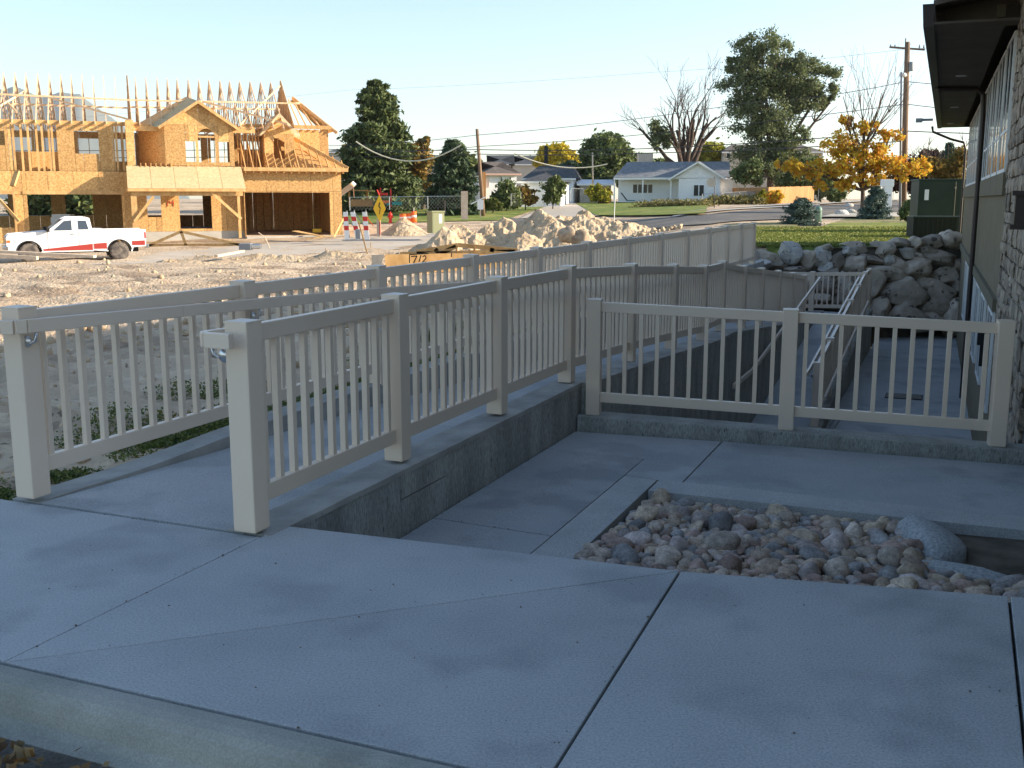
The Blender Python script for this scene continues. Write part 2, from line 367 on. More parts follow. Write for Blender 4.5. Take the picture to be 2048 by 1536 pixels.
sheet('lawn', (G(1508, 499), G(1640, 497), G(1770, 446), G(1513, 471)), .075, M['lawn'], 40, 20)
sheet('verge', (G(1513, 461), G(1590, 459), G(1600, 446), G(1440, 452)), .06, M['verge'], 20, 6)
# sky-line hills
hb = MB(); hn = 90
for i in range(hn+1):
    x = -260+i*(640/hn); h = interp(x, [(-260, 205), (-60, 190), (0, 178), (40, 174), (80, 196), (120, 184), (160, 190), (210, 226), (260, 262), (330, 318), (380, 398)])
    for yy, dd in ((398, 3800), ((398*.5+h*.5), 4200), (h+5*noise.noise(Vector((x*.06, 1, 0))), 4700)):
        p = at(x, yy, dd); p.z += 0; hb.v.append(tuple(p))
for i in range(hn):
    for j in range(2): k = i*3+j; hb.f.append((k, k+3, k+4, k+1)); hb.m.append(0)
struct('mountain', hb, M['hill'], True)

# ---- front slabs (ramp frame)
A = dict(loc=(OX, OY, 0), rz=-TH)
jt = MB().box(-12, 7, -1.6, .9, -.30, -.035); 
jt = MB().prism([(-12, -1.58), (7, -1.58), (7, .90), (3.59, .58), (1.68, .30), (.14, .2), (-1.62, .02), (-12, .02)], -.3, -.03)
struct('slab_base', jt, M['joint'], **A)
g_ = .006
walk = ob('front_sidewalk', None, None, kind='structure', **A) if False else None
def slab(pts, z0=-.3, z1=0., name='sidewalk_slab', m='conc', gaps=None):
    n = len(pts); gaps = gaps or [.0015]*n; q = []   # each edge drawn back by its own half joint
    for i in range(n):
        p0, p1, p2 = Vector(pts[i-1]), Vector(pts[i]), Vector(pts[(i+1) % n]); e0 = (p1-p0).normalized(); e1 = (p2-p1).normalized()
        n0 = Vector((-e0.y, e0.x)); n1 = Vector((-e1.y, e1.x)); a, b = gaps[i-1], gaps[i]; den = e0.x*e1.y-e0.y*e1.x
        if abs(den) < 1e-3: q.append(tuple(p1+n0*a)); continue
        s_ = ((p1+n1*b)-(p0+n0*a)); t_ = (s_.x*e1.y-s_.y*e1.x)/den; q.append(tuple(p0+n0*a+e0*t_))
    mb = MB(); mb.prism(q, z0, z1); return mb.build(name, M[m], None, bevel=.004, kind='structure', **A)
K = .007; k_ = .0028
slab([(-12, -1.57), (.10, -1.57), (.10, 0), (-12, 0)], gaps=[K, .002, k_, 0])
slab([(.10, -1.57), (2.16, .325), (1.68, .30), (.10, .2)], gaps=[k_, 0, 0, .002])
slab([(.10, -1.57), (2.22, -1.57), (2.16, .325)], gaps=[K, K*.8, k_])
slab([(2.22, -1.57), (3.51, -1.57), (3.53, .565), (2.16, .325)], gaps=[K, .006, 0, K*.8])
slab([(3.51, -1.57), (7, -1.57), (7, .9), (3.53, .565)], gaps=[K, 0, 0, .006])
# rolled kerb and gutter
prof = [(-1.585, .0), (-1.63, -.002), (-1.665, -.012), (-1.69, -.035), (-1.705, -.07), (-1.715, -.11), (-1.74, -.135), (-1.78, -.145), (-1.78, -.4), (-1.585, -.4)]
kb = MB(); 
for x in np.arange(-12, 7.1, .5): kb.v += [(x, a, b) for a, b in prof]
np_ = len(prof); nk = len(np.arange(-12, 7.1, .5))
for i in range(nk-1):
    for j in range(np_): kb.f.append((i*np_+j, i*np_+(j+1) % np_, (i+1)*np_+(j+1) % np_, (i+1)*np_+j)); kb.m.append(0)
struct('rolled_kerb', kb, M['kerb'], **A)
struct('gutter', MB().box(-12, 7, -2.30, -1.781, -.4, -.148), M['gutter'], **A)
# ---- ramp floor, outer kerb, inner wall
RF = [(0, 0), (2.5, -.08), (4.2, -.14), (6.2, -.23), (10.5, -.40), (11.9, -.41), (21.6, -1.22), (24.4, -1.24)]
WT = [(-.5, 0), (4.83, 0), (6.86, -.09), (8.75, -.2), (10.5, -.31), (11.83, -.33), (13.6, -.49), (15.45, -.64), (17.6, -.82), (19.6, -1.0), (21.6, -1.17), (24, -1.2)]
def strip(u0, u1, vs, top, bot, name, m, u0t=None):
    mb = MB()
    for v in vs: mb.v += [(u0, v, bot(v)), (u1, v, bot(v)), (u1, v, top(v)), (u0, v, top(v))]
    n = len(vs)
    for i in range(n-1):
        for j in range(4): mb.f.append((4*i+j, 4*i+(j+1) % 4, 4*i+4+(j+1) % 4, 4*i+4+j)); mb.m.append(0)
    mb.f += [(0, 1, 2, 3), (4*n-1, 4*n-2, 4*n-3, 4*n-4)]; mb.m += [0, 0]
    return struct(name, mb, m, **A)
vv = lambda a, b, s=.5: list(np.arange(a, b, s))+[b]
for a, b in ((.03, 3.1), (3.115, 6.2), (6.215, 10.5), (10.515, 14), (14.015, 18), (18.015, 24.3)):
    strip(-1.40, -.13, vv(a, b), lambda v: interp(v, RF), lambda v: interp(v, RF)-.3, 'ramp_slab', M['conc'])
KT = lambda v: interp(v, [(0, 0), (1, .0), (2.3, .045), (3.3, .05), (24.4, .05)])
def kt2(v): return KT(v)+.006*noise.noise(Vector((v*2, 0, 0)))
strip(-1.61, -1.405, vv(.03, 24.4, .25), kt2, lambda v: -1.6, 'outer_kerb_wall', M['conc_cap'])
wt = lambda v: interp(v, WT)
# inner wall built as cast lengths with joints between
cuts = [.16, 1.41, 2.05, 2.69, 3.93, 4.9]
for k, (a, b) in enumerate(zip(cuts, cuts[1:])):
    if k == 1:
        strip(-.12, .125, vv(a+.004, b-.004, .2), lambda v: -.19, lambda v: -.7, 'wall_block', M['conc_wall'])
        strip(-.12, .128, vv(a+.004, b-.004, .2), lambda v: -.028, lambda v: -.182, 'wall_block', M['conc_wall'])
    else: strip(-.12, .125+.003*(k % 2), vv(a+.004, b-.004, .2), lambda v: -.028, lambda v: -.7, 'wall_block', M['conc_wall'])
strip(-.129, .132, vv(.03, 4.9, .16), lambda v: .002+.004*noise.noise(Vector((v*5, 2, 0))), lambda v: -.032, 'wall_cap', M['conc_cap'])
strip(-.129, .22, vv(4.9, 24.2, .3), lambda v: wt(v)+.003, lambda v: wt(v)-.035, 'wall_cap', M['conc_cap'])
for a in np.arange(4.9, 24.1, 1.2): strip(-.12, .215, vv(a+.003, min(a+1.197, 24.2), .4), lambda v: wt(v)-.036, lambda v: -2.4, 'wall_block', M['conc_wall'])
# ---- lower walk, planting border
lz = lambda u, v: -.42-.02*u
def lslab(u0, u1, v0, v1, m='conc', name='walk_slab', dz=0., q=None):
    pts = q or [(u0+g_, v0+g_), (u1-g_, v0+g_), (u1-g_, v1-g_), (u0+g_, v1-g_)]
    mb = MB().prism(pts, lambda x, y: -.62, lambda x, y: lz(x, y)+dz); return mb.build(name, M[m], None, bevel=.003, kind='structure', **A)
lslab(.13, .98, .1, 1.83); lslab(.13, .98, 1.83, 4.0)
lslab(0, 0, 0, 0, q=[(.136, 4.0), (.98, 4.0), (.98, 3.44), (1.43, 3.44), (1.43, 4.92), (.136, 4.70)])
lslab(0, 0, 0, 0, q=[(1.442, 3.44), (4.75, 3.71), (4.75, 5.33), (1.442, 4.93)])
lslab(.98, 1.25, .2, 3.42, 'conc_edge', 'bed_border', .004)
lslab(0, 0, 0, 0, 'conc_edge', 'bed_border', .004, [(1.26, 3.10), (4.75, 3.37), (4.75, 3.695), (1.26, 3.425)])
struct('walk_base', MB().prism([(.1, .1), (4.8, .1), (4.8, 5.35), (.1, 4.8)], -.8, -.60), M['joint'], **A)
# ---- cross kerb above the sunken patio
mb = MB(); n = 20
def ck(u): return 4.72+.155*u
for i in range(n+1):
    u = .14+i*(4.5-.14)/n; z = -.275-.03*u+.004*noise.noise(Vector((u*4, 5, 0))); v0 = ck(u)
    mb.v += [(u, v0, -2.3), (u, v0+.03, -2.3) if False else (u, v0+.25, -2.3), (u, v0+.25, z), (u, v0+.012, z), (u, v0, z-.012)]
for i in range(n):
    for j in range(5): mb.f.append((5*i+j, 5*i+(j+1) % 5, 5*i+5+(j+1) % 5, 5*i+5+j)); mb.m.append(0)
mb.f += [(0, 1, 2, 3, 4), tuple(5*n+k for k in (4, 3, 2, 1, 0))]; mb.m += [0, 0]
struct('patio_kerb_wall', mb, M['conc_wall'], **A)
# ---- sunken patio and second ramp
for a in range(5, 28, 3): lmb = MB().box(1.42, 4.6, a+.005, a+2.995, -2.4, -2.15); lmb.build('patio_slab', M['conc'], None, bevel=.003, kind='structure', **A)
R2 = lambda v: interp(v, [(5, -2.15), (13.2, -2.15), (22.5, -1.24), (25, -1.24)])
for a, b in ((5, 9), (9.01, 13.2), (13.21, 17.5), (17.51, 22.5)): strip(.225, 1.20, vv(a, b), R2, lambda v: -2.5, 'lower_ramp_slab', M['conc'])
strip(.225, 1.42, vv(5, 13.0), R2, lambda v: -2.5, 'lower_ramp_slab', M['conc']) if False else None
lmb = MB().box(1.2, 1.42, 5, 13.1, -2.4, -2.152); struct('patio_slab', lmb, M['conc'], **A)
strip(1.21, 1.42, vv(13.1, 24.3), lambda v: R2(v)+.12, lambda v: -2.4, 'lower_ramp_wall', M['conc_wall'])
struct('landing_slab', MB().box(-1.4, 1.2, 22.51, 24.4, -1.9, -1.245), M['conc'], **A)
dg = MB().box(2.15, 2.85, 17.2, 17.75, -2.15, -2.14); 
t = thing('drain_grate', 'dark metal drain grate in the sunken patio floor', 'grate', (OX, OY, 0), -TH)
for k in range(9): bx('bar', M['fascia'], t, 2.2, 2.85, 17.2+k*.06, 17.235+k*.06, -2.149, -2.13)
bx('backing', M['black'], t, 2.18, 2.87, 17.18, 17.76, -2.1495, -2.142)

hz_m = bpy.data.materials.new('haze_air'); hz_m.use_nodes = True; hn0 = hz_m.node_tree
for n_ in list(hn0.nodes):
    if n_.type == 'BSDF_PRINCIPLED': hn0.nodes.remove(n_)
pv = hn0.nodes.new('ShaderNodeVolumePrincipled'); pv.inputs['Color'].default_value = (.80, .88, 1, 1); pv.inputs['Density'].default_value = .00008; pv.inputs['Anisotropy'].default_value = .3
hn0.links.new(pv.outputs[0], hn0.nodes['Material Output'].inputs['Volume'])
HZB = MB().box(-6900, 6900, -950, 6950, -60, 620).build('haze', hz_m, None, kind='stuff')

# ================================================================== FENCES
post_me = {}
def post_mesh(h):
    k = round(h, 2)
    if k not in post_me:
        mb = MB().box(-.065, .065, -.065, .065, 0, k-.012); me = mb.mesh('post', M['vinyl'], bevel=.009)
        c = MB(); c.hexa([(-.066, -.066, k-.016), (.066, -.066, k-.016), (.066, .066, k-.016), (-.066, .066, k-.016)], [(-.066, -.066, k-.006), (.066, -.066, k-.006), (.066, .066, k-.006), (-.066, .066, k-.006)])
        c.add([(-.066, -.066, k-.006), (.066, -.066, k-.006), (.066, .066, k-.006), (-.066, .066, k-.006), (0, 0, k+.004)], [(0, 1, 4), (1, 2, 4), (2, 3, 4), (3, 0, 4)])
        post_me[k] = (me, c.mesh('post_cap', M['vinyl']))
    return post_me[k]
picket_me = MB().box(-.018, .018, -.018, .018, 0, 1).mesh('picket', M['vinyl'], bevel=.003)
def fence(label, posts, npick, name='vinyl_fence', h=1.07, skip_first=False, loc=None):
    """posts: list of (u, v, zbase) in the ramp frame"""
    t = thing(name, label, 'fence', (OX, OY, 0), -TH, 'tan vinyl picket fences along the ramps')
    for i, (u, v, z) in enumerate(posts):
        if i == 0 and skip_first: continue
        a = posts[max(0, i-1)]; b = posts[min(len(posts)-1, i+1)]
        ang = math.atan2(b[1]-a[1], b[0]-a[0]); me, cp = post_mesh(h)
        p = ob('post', me, t, (u, v, z), ang); ob('post_cap', cp, p)
    for i, (a, b) in enumerate(zip(posts, posts[1:])):
        A_ = Vector(a); B_ = Vector(b); d = (B_-A_); Lh = math.hypot(d.x, d.y); dn = Vector((d.x/Lh, d.y/Lh, 0)); sl_ = d.z/Lh
        p = A_+dn*.062; p.z = a[2]+sl_*.062; q = B_-dn*.062; q.z = b[2]-sl_*.062
        for z0, hh in ((.995, .09), (.165, .09)):
            o3 = Vector((0, 0, z0)); w = Vector((dn.y, -dn.x, 0))*.0255; e = Vector((0, 0, hh/2))
            mb = MB().hexa([p+o3-w-e, p+o3+w-e, p+o3+w+e, p+o3-w+e], [q+o3-w-e, q+o3+w-e, q+o3+w+e, q+o3-w+e])
            mb.build('rail', M['vinyl'], t, bevel=.006)
        n_ = npick if isinstance(npick, int) else npick[i]
        for k in range(n_):
            s = (k+.5)/n_*(Lh-.13)+.065; c = A_+dn*s; z = a[2]+sl_*s
            ob('picket', picket_me, t, (c.x, c.y, z+.205), math.atan2(dn.y, dn.x)+random.gauss(0, .02), scale=(1, 1, .75))
    return t
inner = [(.02, .04, .02), (0, 1.61, .02), (0, 3.22, .02), (0, 4.83, .01), (0, 6.87, -.085), (0, 8.75, -.195), (0, 10.51, -.31), (0, 11.83, -.32), (0, 13.6, -.49), (0, 15.45, -.64), (0, 17.5, -.81), (0, 19.6, -.99), (0, 21.6, -1.17)]
inner_f = fence('tan picket fence on the concrete wall right of the ramp, stepping down with it', inner, [11, 11, 11, 12, 12, 12, 9, 12, 12, 13, 14, 13])
outer = [(-1.465, v, KT(v)*0+.03) for v in (.05, 2.02, 3.93, 5.92, 7.81, 9.72, 11.67, 13.65, 15.6, 17.6, 19.5, 21.2, 22.9)]
outer_f = fence('long level tan picket fence along the left edge of the ramp beside the dirt lot', outer, [13]+[12]*11)
cross_f = fence('short tan picket fence across the kerb above the sunken patio, ending at the stone wall', [(.25, 4.875, -.285), (1.95, 5.14, -.335), (3.66, 5.40, -.385)], [11, 11])
run2 = [(1.31, v, R2(v)+.12) for v in (13.35, 15.2, 17.05, 18.9, 20.75, 22.5, 23.9)]
low_f = fence('tan picket fence sloping along the lower ramp beside the sunken patio', run2, [12]*5+[9])
land_f = fence('small tan picket fence across the far landing in front of the boulders', [(-1.38, 23.95, -1.24), (-.08, 23.95, -1.24), (1.24, 23.95, -1.20)], [8, 9])
def hrail(parent, pts, name='handrail', ret=None):
    mb = MB(); P = [Vector(p) for p in pts]
    for a, b in zip(P, P[1:]): mb.beam(a, b, .038, .075)
    if ret:
        for a, b in zip(ret, ret[1:]): mb.beam(a, b, .038, .075)
    return mb.build(name, M['vinyl'], parent, bevel=.006)
def bracket(parent, u, v, z, s):
    mb = MB(); pts = [(u, v, z-.09), (u+s*.03, v, z-.10), (u+s*.065, v, z-.085), (u+s*.075, v, z-.04)]
    mb.tube(pts, .008, 8); mb.lathe([(.001, -.008), (.03, -.008), (.034, 0), (.034, .006), (.02, .012), (.001, .012)], (u, v, z-.09), 14, axis='y')
    o = mb.build('bracket', M['galv'], parent, True); return o
hz = lambda v: interp(v, RF)+1.0
arc = lambda cu, cv, r0, z, a0, a1, n=5: [(cu+r0*math.cos(a0+(a1-a0)*k/n), cv+r0*math.sin(a0+(a1-a0)*k/n), z) for k in range(n+1)]
hrO = [(-1.335, v, hz(v)) for v in (-.03, 1.2, 2.5, 4.2, 6.2, 8.4, 10.5, 11.9, 16, 21.6, 23.6)]
h1 = hrail(outer_f, hrO, ret=[(-1.335, -.03, hz(0)), (-1.36, -.085, hz(0)), (-1.42, -.115, hz(0)), (-1.56, -.115, hz(0))])
for v in (.02, 2.02, 3.93, 5.92, 9.72, 13.65): bracket(h1, -1.395, v, hz(v), 1)
hrI = [(-.13, v, hz(v)) for v in (-.03, 1.2, 2.5, 4.2, 6.2, 10.5, 11.9, 16, 21.6)]
h2 = hrail(inner_f, hrI, ret=[(-.13, -.03, hz(0)), (-.13, -.075, hz(0)), (-.09, -.11, hz(0)), (.06, -.11, hz(0))])
for v in (.0, 1.61, 3.22, 4.83, 6.87): bracket(h2, -.07, v, hz(v), -1)
h3 = hrail(inner_f, [(.28, v, R2(v)+1.02) for v in (11.6, 13.2, 16, 19, 22.4)])
for v in (11.9, 14, 16.5, 19, 21.5): bracket(h3, .225, v, R2(v)+1.02, 1)
h4 = hrail(low_f, [(1.18, v, R2(v)+1.05) for v in (12.9, 13.35, 16, 19, 22.4)])
for v in (13.35, 17.05, 20.75): bracket(h4, 1.24, v, R2(v)+1.05, -1)
h5 = MB(); h5.beam((1.44, 13.4, -1.55), (1.44, 22.2, -.75), .035, .06); h5.build('handrail', M['vinyl'], low_f)
# hoses lying by the lower ramp wall
for k in range(2):
    mb = MB(); mb.tube([(1.50+k*.07+.02*math.sin(v*1.7+k), v, -2.135) for v in np.arange(5.2, 16, .4)], .014, 6)
    mb.build('hose', M['grey'], None, True, label=['grey hose on the patio floor nearest the lower ramp wall', 'grey hose on the patio floor, the one further from the ramp wall'][k], category='hose', group='hoses on the patio floor', **A)

# ================================================================== CLUBHOUSE ON THE RIGHT
cb = thing('clubhouse', 'stone and tan stucco building with deep dark eaves on the right', 'building', (QX, QY, 0), -TB)
w = MB(); w.box(.02, 12, 4.75, 24, -2.6, 3.95); w.build('stucco_wall', M['stucco'], cb)
w = MB(); w.box(.05, 12, -7, 4.74, -2.6, 4.6); w.build('stone_wall', M['grout'], cb)
# veneer stones
vs_me = []
for k in range(8):
    bm = bmesh.new(); bmesh.ops.create_cube(bm, size=1); bmesh.ops.subdivide_edges(bm, edges=bm.edges[:], cuts=1, use_grid_fill=True)
    for v_ in bm.verts:
        c_ = v_.co; rr = 1-.10*(abs(c_.y) > .4)*(abs(c_.z) > .4)*random.uniform(.6, 1.8)
        v_.co = Vector((c_.x*(1.0 if abs(c_.y)+abs(c_.z) < .3 else .72)+random.uniform(-.08, .08), c_.y*rr+random.uniform(-.06, .06), c_.z*rr+random.uniform(-.06, .06)))
    me = bpy.data.meshes.new('veneer_stone'); bm.to_mesh(me); bm.free(); me.materials.append(M['veneer']); vs_me.append(me)
z = -.62; cnt = 0; SV = random.Random(3)
while z < 4.1:
    hh = SV.uniform(.13, .27); y = .1+SV.uniform(0, .2)
    while y < 4.72:
        ww = min(SV.uniform(.16, .46), 4.73-y)
        if ww < .1: break
        if SV.random() < .35 and hh > .19:
            hs_ = hh*SV.uniform(.4, .6); parts = [(z, hs_), (z+hs_, hh-hs_)]
        else: parts = [(z, hh)]
        for zz, h_ in parts:
            if cnt < 300 or True:
                ob('stone', SV.choice(vs_me), cb, (.045+SV.uniform(-.012, .012), y+ww/2, zz+h_/2), scale=(.09, ww-.014, h_-.014)); cnt += 1
        y += ww
    z += hh
for y in np.arange(4.78, 23.6, 1.55): bx('trim_panel', M['trimt'], cb, -.025, .02, y+.01, min(y+1.53, 23.98), 1.72, 1.99)
bx('trim_band', M['trimt'], cb, -.035, .02, 4.76, 24.02, .28, .44)
def window(y0, y1, z0, z1, nm=1):
    f = MB(); e = .045; x0, x1 = -.016, .03
    f.box(x0, x1, y0, y1, z0, z0+e); f.box(x0, x1, y0, y1, z1-e, z1); f.box(x0, x1, y0, y0+e, z0+e, z1-e); f.box(x0, x1, y1-e, y1, z0+e, z1-e)
    for k in range(nm): c = y0+(y1-y0)*(k+1)/(nm+1); f.box(x0+.003, x1, c-.02, c+.02, z0+e, z1-e)
    if z1-z0 > 1.5: f.box(x0+.006, x1, y0+e, y1-e, z0+.50, z0+.54)
    fo = f.build('window_frame', M['white'], cb)
    g2 = MB().box(-.006, .014, y0+e, y1-e, z0+e, z1-e); g2.build('pane', M['winglass'], fo)
y = 4.95
while y < 22.6: window(y, y+1.5, 2.0, 3.68, 1); y += 1.78
y = 4.95
while y < 17: window(y, y+1.25, -1.05, .24, 1); y += 2.25
# eaves and roof
bx('wall_beam', M['fascia'], cb, -.14, .02, 4.8, 24.1, 3.72, 3.96)
bx('wall_beam', M['trimt'], cb, -.24, -.14, 4.8, 24.1, 3.82, 3.97)
def eave(y0, y1, zs, ov0, ov1, fh=.24):
    mb = MB(); mb.hexa([(-ov0, y0, zs), (.3, y0, zs), (.3, y1, zs), (-ov1, y1, zs)], [(-ov0, y0, zs+.03), (.3, y0, zs+.03), (.3, y1, zs+.03), (-ov1, y1, zs+.03)])
    mb.build('soffit', M['soffit'], cb)
    mb = MB(); mb.hexa([(-ov0-.12, y0, zs-.02), (-ov0, y0, zs-.02), (-ov1, y1, zs-.02), (-ov1-.12, y1, zs-.02)], [(-ov0-.14, y0, zs+fh), (-ov0, y0, zs+fh), (-ov1, y1, zs+fh), (-ov1-.14, y1, zs+fh)])
    mb.build('gutter', M['fascia'], cb)
    mb = MB(); mb.hexa([(-ov0-.02, y0, zs+fh-.02), (13, y0, zs+fh+2.4), (13, y1, zs+fh+2.4), (-ov1-.02, y1, zs+fh-.02)], [(-ov0-.02, y0, zs+fh+.04), (13, y0, zs+fh+2.46), (13, y1, zs+fh+2.46), (-ov1-.02, y1, zs+fh+.04)])
    mb.build('roof', M['shingleb'], cb)
eave(4.4, 24.3, 3.72, .93, .72)
eave(-7, 4.95, 4.12, .86, .84)
bx('soffit_step', M['soffit'], cb, -.82, -.02, 4.88, 4.96, 3.74, 4.12)
for y in (10.2, 16.8, 22.4):
    mb = MB().lathe([(.001, 0), (.075, 0), (.09, -.012), (.09, .004), (.001, .004)], (-.5, y, 3.716), 16); lt = mb.build('can_light', M['lt'], cb, True)
mb = MB(); mb.tube([(-.98, 24.1, 3.75), (-.95, 24.15, 3.6), (-.45, 24.15, 3.38), (-.1, 24.15, 3.28), (-.04, 24.15, 3.1), (-.04, 24.15, -.4)], .035, 8); mb.build('downspout', M['fascia'], cb)
mb = MB(); mb.tube([(-.93, 12.0, 3.78), (-.85, 12, 3.68), (-.2, 12, 3.66), (-.08, 12, 3.55), (-.06, 12, 3.2), (-.06, 12, -2.1)], .045, 8); mb.build('downspout', M['fascia'], cb)
mb = MB().beam((-.95, 19.9, 3.66), (-1.25, 19.9, 3.66), .05, .06); mb.box(-1.36, -1.2, 19.83, 19.97, 3.6, 3.7); mb.build('floodlight', M['grey'], cb)
mb = MB(); mb.tube([(-.02, 2.05, 2.0-1.6), (-.05, 2.05, .36), (-.06, 2.05, -.05)], .02, 8); mb.box(-.07, .0, 1.97, 2.12, .38, .5); mb.build('hose_bib', M['chrome'], cb)
mb = MB(); mb.tube([(-.06, 2.05, -.02), (-.06, 2.05, -.34)], .022, 8); mb.build('conduit', M['white'], cb)
mb = MB(); mb.box(-.14, -.02, .52, .68, 1.45, 1.70); mb.box(-.17, -.02, .49, .71, 1.70, 1.74); mb.box(-.17, -.02, .49, .71, 1.41, 1.45); mb.build('wall_lantern', M['fascia'], cb)
mb = MB().box(-.12, -.02, 5.98, 6.16, -.3, -.05); mb.box(-.08, -.02, 6.04, 6.09, -.6, -.3); mb.build('meter_box', M['black'], cb)

# ================================================================== BOULDER WALL
def rock_mesh(name, sub, m, seed, rough=.22, cutn=7, cmin=.30, fine=0.):
    bm = bmesh.new(); bmesh.ops.create_icosphere(bm, subdivisions=sub, radius=.5); rr = random.Random(seed)
    cut = [(Vector((rr.gauss(0, 1), rr.gauss(0, 1), rr.gauss(0, 1))).normalized(), rr.uniform(cmin, .44)) for _ in range(cutn)]
    off = Vector((seed*3.1, seed*1.7, 0))
    for v_ in bm.verts:
        p = v_.co.copy(); p *= 1+rough*noise.fractal(p*2.2+off, 1, 2, 3)
        for n_, d_ in cut:
            e = p.dot(n_)-d_
            if e > 0: p -= n_*e*.9
        if fine: p *= 1+fine*noise.fractal(p*7+off, 1, 2, 3)
        v_.co = p*1.14
    me = bpy.data.meshes.new(name); bm.to_mesh(me); bm.free(); me.materials.append(m)
    me.polygons.foreach_set('use_smooth', [True]*len(me.polygons)); return me
bw = thing('boulder_wall', 'retaining wall of big stacked boulders behind the sunken patio and below the lawn', 'retaining wall', (0, 0, 0))
mb = MB(); nb = 24
for i in range(nb+1):
    s = i/nb; u = -1.9+s*5.9
    vt = 24.95+shift(u); vb = 24.5+shift(u)*.78; X, Y = wl(u, vt); mb.v.append((X, Y, fz(X, Y)+.03)); X, Y = wl(u, vb+.1); mb.v.append((X, Y, -2.4))
for i in range(nb): mb.f.append((2*i, 2*i+1, 2*i+3, 2*i+2)); mb.m.append(0)
mb.build('soil_bank', M['soil'], bw, True)
BL = [(280, 440, 150, 75, 0), (435, 430, 140, 130, 1), (540, 450, 100, 115, 0), (612, 448, 115, 120, 1), (640, 390, 140, 80, 0), (655, 508, 100, 80, 1), (720, 470, 120, 110, 0),
      (780, 405, 150, 80, 1), (835, 372, 165, 75, 0), (840, 490, 200, 125, 0), (1000, 385, 190, 100, 0), (930, 447, 160, 60, 0), (1050, 452, 80, 85, 1), (1135, 345, 125, 72, 0),
      (1235, 352, 105, 72, 0), (1330, 338, 130, 84, 0), (1450, 335, 150, 120, 0), (1165, 408, 120, 72, 1), (1300, 394, 115, 62, 0), (1395, 440, 250, 120, 0), (1222, 512, 175, 150, 0),
      (1030, 532, 195, 100, 0), (1420, 552, 190, 100, 0), (962, 612, 130, 160, 0), (1130, 662, 270, 215, 0), (1380, 705, 290, 250, 0), (985, 765, 170, 140, 0), (1185, 805, 270, 130, 0),
      (1110, 484, 100, 100, 0), (640, 625, 150, 160, 0), (560, 705, 210, 90, 0), (450, 525, 180, 60, 0), (350, 480, 110, 60, 0), (230, 478, 130, 70, 1), (770, 645, 160, 160, 0),
      (855, 565, 150, 105, 0), (680, 545, 140, 80, 0), (1335, 850, 170, 120, 0), (1480, 820, 120, 200, 0), (1490, 490, 90, 110, 0), (760, 720, 180, 110, 0), (870, 700, 130, 140, 0), (500, 610, 170, 120, 0),
      (1290, 610, 110, 90, 0), (1240, 440, 90, 60, 0), (1500, 620, 70, 120, 0), (180, 430, 90, 60, 0), (120, 480, 110, 60, 0)]
for i, (x, y, ww, hh, pale) in enumerate(BL):
    X_, Y_ = 1450+x/3.2, 380+y/3.2
    top = interp(X_, [(1500, 500), (1700, 490), (1925, 470)]); bot = interp(X_, [(1500, 550), (1720, 640), (1925, 655)])
    k = (Y_-top)/(bot-top); Yd = interp(X_, [(1480, 28.3), (1925, 30.4)])+.35-k*interp(X_, [(1480, .6), (1925, 1.7)])
    p = at(X_, Y_, Yd); w_, h_ = ww/3.2*Yd/2132*1.08, hh/3.2*Yd/2132*1.1
    rr = random.Random(i)
    ob('boulder', rock_mesh('boulder', 4, M['boulderl' if pale else 'boulder'], i+1, .36, 11, .28, .05), bw, p+Vector((0, .25*w_, 0)), rot=(rr.uniform(-.25, .25), rr.uniform(-.2, .2), rr.uniform(-.4, .4)), scale=(w_*1.08, max(w_, h_)*1.0, h_*1.08))

# ================================================================== RIVER ROCK BED
rb = ob('rock_bed', MB().prism([(1.24, .15), (4.1, .15), (4.1, 3.33), (1.24, 3.11)], -.9, -.56).mesh('rock_bed', M['soil']), None, (OX, OY, 0), -TH, kind='structure')
rk = [[rock_mesh('river_rock', 2, m, 40+k*5+j, .30, 9, .27) for j in range(4)] for k, m in enumerate(M['river'])]
RR = random.Random(11); placed = []
def bedz(u, v): return interp(v, [(.3, -.33), (1.4, -.42), (2.4, -.485), (3.1, -.525)])-.015*(u-1.2)-(.12 if (u > 3.25 and v > 2.2) else 0)
tries = 0
while len(placed) < 1100 and tries < 40000:
    tries += 1; u = RR.uniform(1.28, 4.0); v = RR.uniform(.9, 3.12+.07*(u-1.25)); r_ = RR.choice([.034, .04, .046, .052, .058, .066, .074, .085])*RR.uniform(.85, 1.15)
    if u > 3.5 and v > 2.45 and RR.random() < .85: continue
    if (u-1.26) < r_*1.25 or 3.12+.07*(u-1.25)-v < r_*1.2: continue
    if v < .5+.16*(u-1.3)+.1: continue
    if all((u-a)**2+(v-b)**2 > ((r_+c)*.74)**2 for a, b, c in placed): placed.append((u, v, r_))
placed.sort(key=lambda p: -p[2]*(1 if p[1] > 1.2 else .3)); extra = MB()
def addrock(u, v, r_, z, k, big=1):
    lo = RR.uniform(.95, 1.5); fl = RR.uniform(.6, .95)
    return dict(loc=(u, v, z), rot=(RR.uniform(-.35, .35), RR.uniform(-.35, .35), RR.uniform(0, 6.3)), scale=(2*r_*lo, 2*r_*.95, 2*r_*fl))
ex = []
for i, (u, v, r_) in enumerate(placed):
    me = RR.choice(RR.choice(rk)); d = addrock(u, v, r_, bedz(u, v)+r_*RR.uniform(.2, .75), i)
    if i < 299: ob('river_rock', me, rb, **d)
    else: ex.append((me, d))
for j in range(260):      # an under layer that closes the gaps
    u = RR.uniform(1.3, 3.9); v = RR.uniform(1.2, 3.05)
    if u > 3.4 and v > 2.3: continue
    ex.append((RR.choice(RR.choice(rk)), addrock(u, v, RR.uniform(.04, .06), bedz(u, v)-.03, j)))
